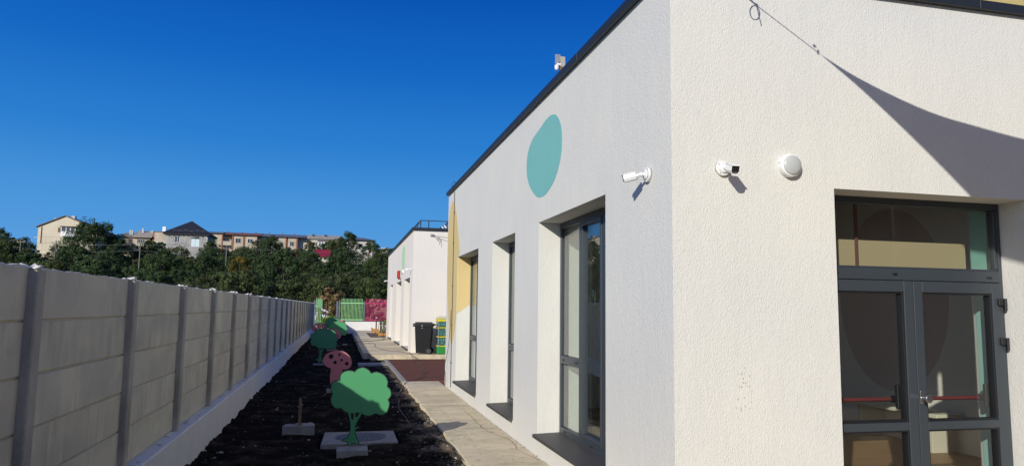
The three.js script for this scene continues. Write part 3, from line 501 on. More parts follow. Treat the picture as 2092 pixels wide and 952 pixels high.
// ---------------------------------------------------------------- the farther white building
const B = 2.32, BZ = -24.1;
{
  const b = thing('farther_building', 'second white rendered building beyond the red surface with a pale green spot', 'building');
  const s = shapeOf([[-37.3, 0], [BZ - 0.5, 0], [BZ - 0.5, 4.27], [-37.3, 4.27]]);
  const ops = [[-27.3, -25.0], [-31.2, -28.6], [-35.2, -33.4]];
  for (const [a, c] of ops) s.holes.push(rectHole(a, c, 0.22, 2.7));
  add('wall', extrude(s, 0.5).rotateY(-Math.PI / 2).translate(B + 0.5, 0, 0), M.stuccoFar, b);
  add('front_wall', span(B, 12, 0, 4.27, BZ - 0.5, BZ), M.stuccoFar, b);
  for (let z = BZ + 0.05; z > -37; z -= 3.3) add('coping', rspan(B - 0.05, B + 0.45, 4.262, 4.36, z, Math.max(z - 3.297, -37.35), 0.004), M.coping, b);
  for (let x = B + 0.451; x < 10; x += 3.3) add('coping', rspan(x, x + 3.297, 4.262, 4.36, BZ + 0.05, BZ - 0.45, 0.004), M.coping, b);
  add('roof', span(B + 0.3, 12, 3.7, 3.9, BZ - 0.4, -37.2), M.coping, b);
  for (const [a, c] of ops) {
    const w = sub('window', b);
    add('frame', [rspan(B + 0.26, B + 0.33, 0.22, 0.3, a, c), rspan(B + 0.26, B + 0.33, 2.62, 2.7, a, c), rspan(B + 0.26, B + 0.33, 0.3, 2.62, a, a + 0.07), rspan(B + 0.26, B + 0.33, 0.3, 2.62, c - 0.07, c), rspan(B + 0.26, B + 0.33, 0.3, 2.62, (a + c) / 2 - 0.04, (a + c) / 2 + 0.04)], M.anthracite, w);
    add('pane', span(B + 0.29, B + 0.30, 0.3, 2.62, a + 0.07, c - 0.07), M.farGlass, w);
    add('sill', rspan(B - 0.06, B + 0.26, 0.17, 0.215, a + 0.01, c - 0.01, 0.005), M.sill, w);
  }
  const egg = []; for (let k = 0; k < 28; k++) { const t = k / 28 * 2 * Math.PI; egg.push([-27.95 + 0.78 * Math.cos(t), 3.58 + 0.52 * Math.sin(t) + 0.05 * Math.cos(2 * t)]); }
  add('mural_spot', extrude(shapeOf(egg, 2), 0.004).rotateY(-Math.PI / 2).translate(B + 0.0005, 0, 0), M.mintPaint, b);
  const al = thing('alarm_box', 'red alarm sounder box on the farther white building', 'alarm', [B, 2.80, -28.9]);
  add('back_plate', rspan(-0.045, 0, 0, 0.33, -0.17, 0.17, 0.01), std([0.45, 0.40, 0.37]), al); add('cover', rspan(-0.15, -0.0455, 0.01, 0.32, -0.16, 0.16, 0.03), M.red, al); add('flasher', rspan(-0.11, -0.05, -0.04, 0.008, -0.06, 0.06, 0.015), M.red, al);
  const lamp = thing('wall_lamp', 'small white wall lamp under the pale green spot', 'lamp', [B, 3.02, -27.75]);
  add('base', new THREE.CylinderGeometry(0.09, 0.09, 0.05, 24).rotateZ(Math.PI / 2).translate(-0.025, 0, 0), M.whitePlastic, lamp); add('cover', new THREE.SphereGeometry(0.085, 20, 12).scale(0.45, 1, 1).translate(-0.05, 0, 0), M.greyDiffuser, lamp);
  cctv('security_camera', 'white security camera near the corner of the farther white building', [B, 2.96, -24.5], [-1, 0, 0], [-0.8, -0.12, -0.55], 0.16);
  cctv('security_camera', 'white security camera at the far end of the farther white building', [B, 2.98, -36.6], [-1, 0, 0], [-0.9, -0.12, 0.2], 0.16);
  // rope from the hook on its front wall
  const rp = thing('rope', 'thin rope tied to a hook high on the farther white building', 'rope', [2.95, 4.10, BZ]);
  add('hook', [rspan(-0.06, 0.06, -0.03, 0.05, 0, 0.03, 0.004), rod([-0.04, 0.01, 0.03], [0.04, -0.01, 0.06], 0.012)], M.galv, rp);
  add('line', rod([0, 0, 0.05], [3.2, -0.55, 1.6], 0.008), M.rope, rp);
  add('loose_end', tube([[0.1, -0.02, 0.1], [0.13, -0.12, 0.1], [0.22, -0.16, 0.1], [0.24, -0.08, 0.1], [0.2, -0.06, 0.1], [0.24, -0.22, 0.1], [0.25, -0.32, 0.1]], 0.006), M.rope, rp);
  // roof railing of dark blue tube
  const rail = thing('roof_railing', 'dark blue tube railing on the roof of the farther building', 'railing');
  const ry = 4.66, posts = [[2.58, -24.4], [2.86, -24.4], [3.5, -24.4], [4.2, -24.4], [2.58, -25.6], [2.58, -27.2], [2.58, -28.8]];
  add('top_rail', [rspan(2.56, 5, ry - 0.03, ry, -24.42, -24.38, 0.006), rspan(2.56, 2.60, ry - 0.031, ry - 0.001, -24.43, -28.9, 0.006)], M.railBlue, rail);
  for (const [x, z] of posts) add('post', rspan(x - 0.02, x + 0.02, 3.9, ry - 0.032, z - 0.02, z + 0.02, 0.004), M.railBlue, rail);
  add('brace', rod([2.45, 4.37, -24.4], [2.57, ry - 0.02, -24.4], 0.015), M.railBlue, rail);
  const pan = thing('solar_panel', 'tilted dark panels on pale struts on the farther roof', 'solar panel', [3.62, 4.36, -25.0]);
  for (const dx of [0, 0.24, 0.48]) add('panel', rbox(0.6, 0.03, 0.9, 0.004).rotateZ(0.62).translate(-0.2 + dx, 0.16 + dx * 0.72, 0), std([0.02, 0.022, 0.028], { roughness: 0.25 }), pan);
  for (const dx of [-0.2, -0.12, 0.12, 0.2]) add('strut', rbox(0.045, 0.30, 0.04, 0.004).rotateZ(0.62).translate(dx, 0.13 + dx * 0.72, 0.48), M.whitePlastic, pan);
}
// ---------------------------------------------------------------- wheelie bin and tall collection bin on the platform
{
  const b = thing('wheelie_bin', 'black wheelie bin on the platform against the white wall', 'bin', [2.70, 0.155, -23.5], undefined, -0.26);
  // taper: side view runs along local x (front of the bin at -x, handle and wheels at +x)
  const prism = (x0, x1, xt0, xt1, y0, y1, z0, z1) => { const g = new THREE.BoxGeometry(1, 1, 1, 4, 6, 4), p = g.attributes.position; for (let i = 0; i < p.count; i++) { const t = p.getY(i) + 0.5, u = p.getX(i) + 0.5; const a = x0 + (xt0 - x0) * t, c = x1 + (xt1 - x1) * t, zh = z0 + (z1 - z0) * t; p.setXYZ(i, a + (c - a) * u, y0 + (y1 - y0) * t, p.getZ(i) * 2 * zh); } g.computeVertexNormals(); return g; };
  const binBlack = std([0.0055, 0.006, 0.0075], { roughness: 0.38 });
  add('body', prism(-0.235, 0.20, -0.28, 0.27, 0.03, 0.90, 0.19, 0.25), binBlack, b);
  add('rim', rspan(-0.325, 0.30, 0.885, 0.935, -0.275, 0.275, 0.018), binBlack, b);
  add('lid', [rspan(-0.335, 0.30, 0.94, 0.985, -0.28, 0.28, 0.02), rbox(0.52, 0.05, 0.48, 0.022, -0.02, 1.0, 0)], binBlack, b);
  add('lid_lug', [rspan(-0.365, -0.325, 0.935, 0.975, -0.18, 0.18, 0.012), rspan(-0.365, -0.32, 0.875, 0.915, -0.18, 0.18, 0.012)], M.black, b);
  add('handle', [new THREE.CylinderGeometry(0.016, 0.016, 0.46, 12).rotateX(Math.PI / 2).translate(0.345, 0.945, 0), ...[-0.18, 0, 0.18].map((z) => rspan(0.28, 0.35, 0.915, 0.96, z - 0.02, z + 0.02, 0.008))], M.black, b);
  for (const z of [-1, 1]) { const w = sub('wheel', b); add('tyre', [new THREE.TorusGeometry(0.082, 0.022, 12, 28).translate(0.185, 0.102, z * 0.235)], M.rubber, w); add('rim_disc', [new THREE.CylinderGeometry(0.068, 0.068, 0.03, 24).rotateX(Math.PI / 2).translate(0.185, 0.102, z * 0.235), new THREE.CylinderGeometry(0.024, 0.024, 0.05, 16).rotateX(Math.PI / 2).translate(0.185, 0.102, z * 0.235)], std([0.035, 0.035, 0.037], { roughness: 0.5 }), w); }
  add('sticker', [rspan(-0.05, -0.03, 0.898, 0.925, 0.2755, 0.2775, 0.001), rspan(-0.05, -0.035, 0.825, 0.85, 0.2465, 0.250, 0.001)], M.whitePlastic, b);
  const c = thing('collection_bin', 'tall green collection bin wrapped with yellow printed bands beside the black bin', 'bin', [3.42, 0.155, -23.5]);
  const cv = document.createElement('canvas'); cv.width = 512; cv.height = 64; const cx = cv.getContext('2d'); cx.fillStyle = '#d8c62c'; cx.fillRect(0, 0, 512, 64); cx.fillStyle = '#4a4a18'; for (let i = 0; i < 9; i++) { cx.fillRect(12 + i * 57, 18 + (i % 2) * 12, 26, 7); cx.fillRect(18 + i * 57, 36 - (i % 3) * 6, 14, 9); }
  const bt = new THREE.CanvasTexture(cv); bt.colorSpace = THREE.SRGBColorSpace; bt.wrapS = bt.wrapT = THREE.RepeatWrapping; bt.repeat.set(1 / 0.7, 1 / 0.09);
  const band = new THREE.MeshStandardMaterial({ map: bt, roughness: 0.5 });
  add('base', rspan(-0.32, 0.32, 0.0, 0.24, -0.3, 0.3, 0.03), std([0.03, 0.24, 0.05], { roughness: 0.45 }), c);
  const mesh = new THREE.MeshStandardMaterial({ map: colorTex(256, 256, (u, v) => { const k = fbm(u, v, 18, 18, 3, 600), w = k > 0.62 ? 3.2 : 1; return [0.045 * w, 0.15 * w * 0.8, 0.115 * w * 0.85]; }, 0.5), roughness: 0.25 });
  for (const [y0, y1] of [[0.24, 0.54], [0.57, 0.83], [0.86, 1.06]]) add('bag', rspan(-0.31, 0.31, y0 + 0.001, y1, -0.29, 0.29, 0.05), mesh, c);
  for (const [y0, y1] of [[0.235, 0.275], [0.53, 0.575], [0.825, 0.87], [1.04, 1.13]]) add('band', rspan(-0.325, 0.325, y0, y1, -0.305, 0.305, 0.03), band, c);
  add('lid', [rspan(-0.32, 0.32, 1.12, 1.19, -0.3, 0.3, 0.06), rbox(0.5, 0.06, 0.46, 0.03, 0, 1.19, 0)], std([0.50, 0.50, 0.30]), c);
  for (const x of [-0.28, 0.28]) add('corner_post', rspan(x - 0.012, x + 0.012, 0.24, 1.05, 0.296, 0.312, 0.004), M.galv, c);
}
// ---------------------------------------------------------------- cables on the ground
{
  const p = (l, y) => l.map(([x, z, h]) => [x, (h ?? y), z]);
  const a = thing('ground_cable', 'long thin cable that winds over the soil, red surface and platform', 'cable');
  add('cable_run', tube([...p([[0.831, -29.82], [1.083, -29.99], [1.346, -30.34], [1.372, -28.64], [1.309, -27.67], [1.399, -26.44], [1.616, -25.19], [2.05, -24.35], [2.2, -23.6], [2.24, -23.2]], 0.164), [2.27, 0.10, -23.05], ...p([[2.30, -22.5], [2.343, -21.08], [2.307, -20.17], [2.23, -18.7], [2.156, -18.18], [2.048, -17.91], [2.005, -17.19], [1.827, -16.79], [1.66, -16.4], [1.50, -16.15, 0.02], [1.42, -15.8, 0.01]], 0.014), ...p([[1.297, -15.09], [1.19, -14.41], [1.088, -13.89], [1.083, -13.21], [1.016, -12.36], [1.012, -11.53], [1.031, -11.05], [1.026, -10.68], [1.06, -10.27], [1.121, -9.98], [1.189, -9.66], [1.276, -9.41], [1.36, -9.06], [1.39, -8.68], [1.37, -8.26], [1.40, -7.7], [1.38, -6.8]], -0.018)], 0.0062, 6, 420), M.greyCable, a);
  add('loose_end', tube([[2.24, 0.165, -23.2], [2.22, 0.2, -23.3], [2.42, 0.02, -22.7], [2.29, 0.012, -22.4]], 0.007), M.greyCable, a);
  const b = thing('pavement_cable', 'black cable from the farther building across its platform', 'cable');
  add('cable_run', tube([[2.30, 0.55, -38.2], [2.25, 0.3, -37.9], [2.1, 0.165, -36.0], ...p([[2.048, -34.04], [1.768, -32.77], [1.379, -32.16], [0.963, -31.58], [0.6, -31.2]], 0.163)], 0.014, 6, 60), M.cable, b);
}
// ---------------------------------------------------------------- cut-out signs along the soil bed
function offset(pts, d) { const n = pts.length, out = []; for (let i = 0; i < n; i++) { const a = pts[(i + n - 1) % n], b = pts[(i + 1) % n], L = Math.hypot(b[0] - a[0], b[1] - a[1]) || 1; out.push([pts[i][0] + (b[1] - a[1]) / L * d, pts[i][1] - (b[0] - a[0]) / L * d]); } return out; }
function dense(pts, k) { const c = new THREE.CatmullRomCurve3(pts.map(([x, y]) => new THREE.Vector3(x, y, 0)), true, 'catmullrom', 0.5); return c.getPoints(pts.length * k).slice(0, -1).map((v) => [v.x, v.y]); }
const area = (p) => p.reduce((s, a, i) => { const b = p[(i + 1) % p.length]; return s + a[0] * b[1] - b[0] * a[1]; }, 0);
const mk = (pts) => area(pts) < 0 ? pts.slice().reverse() : pts;
function treeSign(name, label) {
  const t = thing(name, label, 'sign');
  const crown = mk(dense([[-0.169, 0.757], [-0.166, 0.817], [-0.132, 0.855], [-0.073, 0.87], [-0.02, 0.86], [-0.003, 0.853], [0.022, 0.885], [0.087, 0.905], [0.154, 0.874], [0.178, 0.842], [0.192, 0.838], [0.252, 0.851], [0.338, 0.812], [0.379, 0.745], [0.376, 0.685], [0.383, 0.672], [0.414, 0.641], [0.424, 0.581], [0.396, 0.537], [0.391, 0.525], [0.407, 0.472], [0.376, 0.377], [0.316, 0.354], [0.262, 0.371], [0.249, 0.371], [0.172, 0.345], [0.115, 0.362], [0.104, 0.366], [0.069, 0.395], [0.004, 0.379], [-0.067, 0.386], [-0.121, 0.417], [-0.143, 0.438], [-0.155, 0.442], [-0.211, 0.442], [-0.257, 0.491], [-0.268, 0.556], [-0.252, 0.598], [-0.252, 0.612], [-0.272, 0.663], [-0.255, 0.732], [-0.211, 0.754], [-0.18, 0.755]], 5));
  const trunk = mk(dense([[-0.062, 0.42], [-0.037, 0.279], [-0.036, 0.16], [-0.07, 0.088], [-0.124, 0.066], [-0.06, 0.047], [-0.05, 0.008], [0.01, 0.032], [0.072, 0.022], [0.035, 0.099], [0.017, 0.175], [0.058, 0.213], [0.052, 0.221], [0.016, 0.205], [0.036, 0.277], [0.092, 0.40]], 3));
  const hole = [[[-0.037, 0.385], [-0.004, 0.382], [-0.007, 0.315], [-0.016, 0.300], [-0.026, 0.315]], [[0.018, 0.385], [0.066, 0.380], [0.034, 0.325], [0.020, 0.335]]];
  const bk = shapeOf(offset(crown, 0.011)), tr = shapeOf(offset(trunk, 0.009));
  for (const h of hole) { const p = new THREE.Path(); p.setFromPoints(h.map(([x, y]) => new THREE.Vector2(x, y))); tr.holes.push(p); }
  add('board', [extrude(bk, 0.014).translate(0, 0, -0.014), extrude(tr, 0.012).translate(0, 0, -0.0135)], M.signBlack, t);
  add('crown', extrude(shapeOf(crown), 0.003).translate(0, 0, 0.0004), M.signGreen, t);
  const tf = shapeOf(trunk); for (const h of hole) { const p = new THREE.Path(); p.setFromPoints(offset(mk(h), 0.004).map(([x, y]) => new THREE.Vector2(x, y))); tf.holes.push(p); }
  add('trunk', extrude(tf, 0.0026).translate(0, 0, 0.0004), M.signGreen, t);
  for (const x of [-0.04, 0.045]) add('bracket', [rspan(x - 0.004, x + 0.004, -0.032, 0.06, 0.004, 0.009, 0.001), rspan(x - 0.012, x + 0.012, -0.034, -0.028, 0.0, 0.03, 0.001)], M.galv, t);
  add('footing', rspan(-0.185, 0.175, -0.12, -0.034, -0.16, 0.10, 0.008), M.blockGrey, t);
  return t;
}
function mushroomSign(name, label) {
  const t = thing(name, label, 'sign');
  const outl = mk(dense([[-0.05, 0.41], [-0.14, 0.455], [-0.195, 0.53], [-0.197, 0.60], [-0.145, 0.685], [-0.04, 0.74], [0.09, 0.762], [0.23, 0.727], [0.33, 0.635], [0.371, 0.515], [0.335, 0.425], [0.27, 0.39], [0.205, 0.385], [0.188, 0.37], [0.172, 0.27], [0.178, 0.12], [0.21, 0.02], [0.16, 0.0], [0.03, 0.0], [-0.01, 0.03], [-0.045, 0.16], [-0.05, 0.28], [-0.036, 0.375]], 4));
  const dots = [[-0.045, 0.644, 0.047], [0.119, 0.68, 0.026], [0.164, 0.571, 0.026], [0.038, 0.525, 0.035], [0.269, 0.50, 0.037]];
  const back = shapeOf(offset(outl, 0.010)), face = shapeOf(outl);
  for (const [x, y, r] of dots) for (const s of [back, face]) { const p = new THREE.Path(); p.absarc(x, y, s === back ? r - 0.001 : r, 0, 2 * Math.PI, true); s.holes.push(p); }
  add('board', extrude(back, 0.014).translate(0, 0, -0.014), M.signBlack, t); add('face', extrude(face, 0.003).translate(0, 0, 0.0004), M.signPink, t);
  for (const x of [0.02, 0.16]) add('bracket', rspan(x - 0.004, x + 0.004, -0.03, 0.05, 0.004, 0.009, 0.001), M.galv, t);
  add('footing', rspan(-0.11, 0.27, -0.10, -0.012, -0.16, 0.14, 0.008), M.blockGrey, t);
  return t;
}
{
  const GS = 'tree shaped cut-out signs in the soil bed', t1 = treeSign('tree_sign', 'green tree cut-out sign beside the round manhole cover, half in sun'); t1.position.set(0.199, 0.022, -8.77); t1.userData.group = GS;
  const put = (o, x, y, z, s, turn = 0) => { o.position.set(x, y, z); o.scale.setScalar(s); o.rotation.y = turn; return o; };
  put(copy(t1, 'dark shaded tree cut-out sign behind the whole pink mushroom'), -0.53, 0.0, -22.0, 1.12).userData.label = 'shaded tree cut-out sign standing behind the nearest pink mushroom sign';
  put(copy(t1, 'tree cut-out sign with its upper half sunlit beside the second mushroom'), -0.17, -0.02, -32.4, 1.16);
  put(copy(t1, 'farthest tree cut-out sign whose top is sunlit near the white car'), -0.49, -0.02, -41.5, 1.18);
  put(copy(t1, 'tree cut-out sign mostly hidden behind the shaded tree sign'), -0.62, -0.09, -30.2, 0.9);
  const GM = 'mushroom shaped cut-out signs in the soil bed', m1 = mushroomSign('mushroom_sign', 'whole pink mushroom cut-out sign with five dark holes behind the nearest tree sign'); m1.userData.group = GM;
  put(m1, -0.108, 0.0, -15, 1);
  put(copy(m1, 'pink mushroom cut-out sign half behind the shaded tree sign'), -0.33, 0.01, -28.4, 1.04);
  put(copy(m1, 'pink mushroom cut-out sign by the fence above the shaded tree sign'), -1.01, 0.02, -34, 1.12);
  put(copy(m1, 'pink mushroom cut-out sign peeping out behind the farthest tree signs'), -0.16, 0.0, -44.2, 1.14);
}
// manhole slab, timber stake in its block, loose blocks
{
  const t = thing('manhole', 'square concrete slab with a round grey manhole cover in the soil', 'manhole', [0.30, -0.132, -9.78], undefined, 0.02);
  const s = shapeOf([[-0.49, -0.42], [0.47, -0.40], [0.49, 0.44], [-0.44, 0.45]]); const h = new THREE.Path(); h.absarc(0.02, 0.03, 0.335, 0, 2 * Math.PI, true); s.holes.push(h);
  add('slab', extrude(s, 0.06, { bevelEnabled: true, bevelThickness: 0.008, bevelSize: 0.008, bevelSegments: 1, bevelOffset: -0.008 }).rotateX(-Math.PI / 2).translate(0, 0.008, 0), M.blockGrey, t);
  add('cover', [cyl(0.330, 0.330, 0.05, 0.02, 0.042, -0.03, 48)], M.metalLid, t);
  const rib = []; for (let i = -9; i <= 9; i++) { const z = i * 0.032, L = Math.sqrt(Math.max(0, 0.31 * 0.31 - z * z)); rib.push(box(2 * L, 0.006, 0.012, 0.02, 0.070, -0.03 + z)); } for (let i = -9; i <= 9; i++) { const x = i * 0.032, L = Math.sqrt(Math.max(0, 0.31 * 0.31 - x * x)); rib.push(box(0.012, 0.0055, 2 * L, 0.02 + x, 0.0698, -0.03)); }
  add('rib', rib, M.metalLid, t);
  const b = thing('stake_block', 'worn concrete block holding an upright wooden stake', 'block', [-0.50, -0.13, -10.35], undefined, 0.05);
  const bg = new THREE.BoxGeometry(0.42, 0.15, 0.24, 16, 6, 8), bp = bg.attributes.position; for (let i = 0; i < bp.count; i++) { const x = bp.getX(i), y = bp.getY(i), z = bp.getZ(i), n = vnoise(x * 14, z * 14 + y * 9, 0, 0, 700) - 0.5; bp.setXYZ(i, x * (1 + n * 0.05), y + n * 0.03 - (Math.abs(x) > 0.19 ? 0.01 : 0), z * (1 + n * 0.07)); } bg.computeVertexNormals();
  add('block', bg.translate(0, 0.09, 0), M.blockGrey, b); add('stake', rspan(-0.01, 0.03, 0.1, 0.52, -0.02, 0.02, 0.003), M.wood, b);
  tag(add('loose_block', rspan(-0.12, 0.10, -0.1, -0.01, -32.9, -32.6, 0.01).translate(0.25, 0, 0), M.blockGrey), 'small grey concrete block on the soil beyond the second mushroom sign', 'block');
}
// ---------------------------------------------------------------- end wall, picket fence, gate
{
  const w = thing('end_wall', 'low white wall across the far end of the yard under the picket fence', 'wall');
  add('wall', rspan(0.3, 8, -0.3, 0.705, -47.2, -46.98, 0.01), M.whiteWash, w); add('wall', rspan(-0.24, 0.298, -0.3, 0.55, -47.2, -46.98, 0.01), M.whiteWash, w);
  const picket = (name, label, x0, x1, n, mt, top) => {
    const f = thing(name, label, 'fence', [0, 0, -47.06]);
    for (let i = 0; i < n; i++) { const x = x0 + (x1 - x0) * (i + 0.5) / n; add('picket', rspan(x - 0.014, x + 0.014, 0.73, top, 0.0, 0.02, 0.004), mt, f); }
    add('rail', rspan(x0 - 0.02, x1 + 0.02, 1.84, 1.91, 0.021, 0.05, 0.004), mt, f); add('rail', rspan(x0 - 0.02, x1 + 0.02, 0.785, 0.85, 0.021, 0.05, 0.004), mt, f);
    return f;
  };
  picket('picket_fence', 'light green picket fence on the far low wall', 0.02, 1.40, 16, M.picketGreen, 2.17).userData.group = 'picket fence fields on the end wall';
  picket('picket_fence', 'magenta picket fence on the far low wall', 1.56, 3.3, 20, M.picketPink, 2.17).userData.group = 'picket fence fields on the end wall';
  for (const [x, y, l] of [[-0.225, 0, 'grey square post nearest the gate opening, at the end of the picket fence'], [-0.08, 0.0, 'grey square post touching the light green picket field, beside a twin'], [1.48, 0.705, 'grey square post between the green and magenta pickets']]) { const p = thing('fence_post', l, 'post', [x, y, -47.06], 'grey posts of the picket fence'); add('shaft', rspan(-0.05, 0.05, 0, 2.0 - y, -0.05, 0.05, 0.006), M.postGrey, p); add('post_cap', rspan(-0.055, 0.055, 2.0 - y, 2.012 - y, -0.055, 0.055, 0.003), M.postGrey, p); }
  const g = thing('open_gate', 'light green picket gate standing open beside the concrete fence end', 'gate', [-1.55, 0.1, -47.2], undefined, 0.45);
  for (let i = 0; i < 4; i++) add('picket', rspan(0.02 + i * 0.105, 0.06 + i * 0.105, 0.45, 2.08, 0, 0.02, 0.004), M.picketGreen, g);
  add('rail', rspan(0.0, 0.42, 1.74, 1.81, 0.021, 0.05, 0.004), M.picketGreen, g); add('rail', rspan(0.0, 0.42, 0.55, 0.62, 0.021, 0.05, 0.004), M.picketGreen, g);
  add('sheet', rspan(0.06, 0.42, 1.42, 1.98, 0.052, 0.058, 0.002), M.picketGreen, g);
  const gp = thing('gate_post', 'grey gate post at the end of the concrete fence', 'post', [-1.62, 0, -47.2]); add('shaft', rspan(-0.05, 0.05, 0, 2.02, -0.05, 0.05, 0.006), M.postGrey, gp); add('post_cap', rspan(-0.055, 0.055, 2.02, 2.035, -0.055, 0.055, 0.003), M.postGrey, gp);
}
// orange cat cut-outs on the mulch
{
  const c = thing('cat_sign', 'orange cat cut-out with raised curled tail on the mulch', 'sign', [2.0, 0.125, -42.2]);
  const outl = mk(dense([[-0.24, 0.29], [-0.225, 0.335], [-0.19, 0.31], [-0.155, 0.335], [-0.14, 0.28], [-0.02, 0.265], [0.14, 0.265], [0.175, 0.31], [0.165, 0.40], [0.13, 0.43], [0.145, 0.45], [0.195, 0.41], [0.21, 0.30], [0.195, 0.22], [0.205, 0.10], [0.23, 0.0], [0.17, 0.0], [0.15, 0.10], [0.10, 0.13], [0.09, 0.0], [0.035, 0.0], [0.03, 0.13], [-0.06, 0.13], [-0.09, 0.0], [-0.14, 0.0], [-0.12, 0.12], [-0.17, 0.11], [-0.21, 0.0], [-0.255, 0.01], [-0.20, 0.18], [-0.235, 0.23]], 3));
  add('board', extrude(shapeOf(offset(outl, 0.006)), 0.014).translate(0, 0, -0.014), std([0.20, 0.09, 0.03]), c); add('face', extrude(shapeOf(outl), 0.003).translate(0, 0, 0.0004), M.signOrange, c);
  add('peg', [rspan(-0.12, -0.10, -0.15, 0.03, -0.03, -0.015, 0.002), rspan(0.18, 0.2, -0.15, 0.03, -0.03, -0.015, 0.002)], M.galv, c);
  c.userData.group = 'cat cut-outs on the mulch';
  const d = copy(c, 'orange cat cut-out walking in front of the other cat by the wall'); d.position.set(2.21, 0.03, -38.6);  d.scale.set(1.05, 0.92, 1);
  for (const [x, z, h, l] of [[2.06, -42.5, 0.9, 'short dark wooden post behind the orange cat cut-outs, the one with a pale top'], [2.30, -42.3, 0.78, 'short dark wooden post beside the climbing plant']]) { const p = thing('garden_post', l, 'post', [x, 0.1, z], 'short posts on the mulch bed'); add('timber', rspan(-0.035, 0.035, 0, h, -0.035, 0.035, 0.005), std([0.07, 0.05, 0.04]), p); if (h > 0.85) add('post_cap', rspan(-0.04, 0.04, h, h + 0.05, -0.04, 0.04, 0.008), M.whitePlastic, p); }
}
// ---------------------------------------------------------------- white car on the road behind the gate
{
  const c = thing('parked_car', 'white car parked on the road behind the open gate', 'car', [-2.75, 0.30, -55.2]);
  const white = std([0.70, 0.71, 0.72], { roughness: 0.25 }), prof = [[-2.1, 0.30], [-2.12, 0.62], [-2.0, 0.78], [-1.15, 0.92], [-0.55, 1.36], [-0.2, 1.45], [0.9, 1.44], [1.35, 1.32], [1.86, 0.98], [2.0, 0.92], [2.06, 0.6], [2.02, 0.28]];
  add('body', extrude(shapeOf(prof), 1.56, { bevelEnabled: true, bevelThickness: 0.06, bevelSize: 0.05, bevelSegments: 3, bevelOffset: -0.05 }).translate(0, 0, -0.78), white, c);
  const gl = std([0.012, 0.015, 0.018], { roughness: 0.1 });
  for (const z of [0.842, -0.847]) { add('side_window', extrude(shapeOf([[-1.0, 0.95], [-0.5, 1.30], [0.18, 1.37], [0.18, 0.95]]), 0.006).translate(0, 0, z), gl, c); add('side_window', extrude(shapeOf([[0.26, 0.95], [0.26, 1.37], [0.9, 1.36], [1.25, 1.25], [1.5, 0.99]]), 0.006).translate(0, 0, z), gl, c); }
  add('rear_window', span(-0.62, 0.62, -0.25, 0.25, 0, 0.01).rotateY(Math.PI / 2).rotateZ(0.62).translate(1.68, 1.17, 0), gl, c);
  for (const z of [0.78, -0.78]) { add('tail_lamp', rspan(1.86, 2.075, 0.72, 0.88, z - 0.09, z + 0.09, 0.02), std([0.3, 0.03, 0.03], { roughness: 0.2 }), c); }
  add('bumper', rspan(1.9, 2.12, 0.26, 0.5, -0.8, 0.8, 0.05), white, c);
  for (const x of [-1.3, 1.3]) for (const z of [0.76, -0.76]) { const w = sub('wheel', c); add('tyre', new THREE.TorusGeometry(0.235, 0.085, 10, 26).translate(x, 0.31, z), M.rubber, w); add('rim', new THREE.CylinderGeometry(0.2, 0.2, 0.12, 22).rotateX(Math.PI / 2).translate(x, 0.31, z), M.steel, w); }
}
// ---------------------------------------------------------------- plants: leaf faces spread through clumps
function foliage(r, clumps, perClump, leaf, tone) {    // clumps: [x, y, z, radius, shade]
  const N = clumps.length * perClump, pos = new Float32Array(N * 12), nor = new Float32Array(N * 12), col = new Float32Array(N * 12), idx = new Uint32Array(N * 6);
  const a = new THREE.Vector3(), b = new THREE.Vector3(), d = new THREE.Vector3(), n = new THREE.Vector3(); let k = 0;
  for (const [cx, cy, cz, R, sh] of clumps) for (let i = 0; i < perClump; i++) {
    d.set(r() * 2 - 1, r() * 2 - 1, r() * 2 - 1); if (d.lengthSq() > 1) d.normalize(); const rad = R * Math.pow(r(), 0.33); d.normalize();
    const px = cx + d.x * rad, py = cy + d.y * rad * 0.72, pz = cz + d.z * rad;
    n.set(d.x + (r() - 0.5) * 1.5, d.y + (r() - 0.5) * 1.5 + 0.3, d.z + (r() - 0.5) * 1.5).normalize();
    a.set(r() - 0.5, r() - 0.5, r() - 0.5).cross(n).normalize(); b.copy(n).cross(a);
    const s = leaf * (0.6 + 0.8 * r()), w = s * 0.45, f = sh * (0.7 + 0.6 * r());
    const c = tone(r, f); const q = [[-s, 0], [0, -w], [s, 0], [0, w]];
    for (let v = 0; v < 4; v++) { const o = (k * 4 + v) * 3; pos[o] = px + a.x * q[v][0] + b.x * q[v][1]; pos[o + 1] = py + a.y * q[v][0] + b.y * q[v][1] - Math.abs(q[v][0]) * 0.25; pos[o + 2] = pz + a.z * q[v][0] + b.z * q[v][1]; nor[o] = n.x * 0.45 + d.x * 0.8; nor[o + 1] = n.y * 0.45 + d.y * 0.8; nor[o + 2] = n.z * 0.45 + d.z * 0.8; col[o] = c[0]; col[o + 1] = c[1]; col[o + 2] = c[2]; }
    const e = k * 6, o = k * 4; idx[e] = o; idx[e + 1] = o + 1; idx[e + 2] = o + 2; idx[e + 3] = o; idx[e + 4] = o + 2; idx[e + 5] = o + 3; k++;
  }
  const g = new THREE.BufferGeometry(); g.setAttribute('position', new THREE.BufferAttribute(pos, 3)); g.setAttribute('normal', new THREE.BufferAttribute(nor, 3)); g.setAttribute('color', new THREE.BufferAttribute(col, 3)); g.setIndex(new THREE.BufferAttribute(idx, 1)); g.normalizeNormals(); return g;
}
M.leaf = new THREE.MeshPhysicalMaterial({ vertexColors: true, roughness: 0.9, specularIntensity: 0.3, transmission: 0.3, thickness: 0, side: THREE.DoubleSide });
const GREEN = (r, f) => { const y = r(); return [(0.036 + 0.026 * y) * f, (0.070 + 0.026 * y) * f, 0.027 * f]; };
const OLIVE = (r, f) => { const y = r(); return [(0.052 + 0.030 * y) * f, (0.078 + 0.024 * y) * f, 0.028 * f]; };
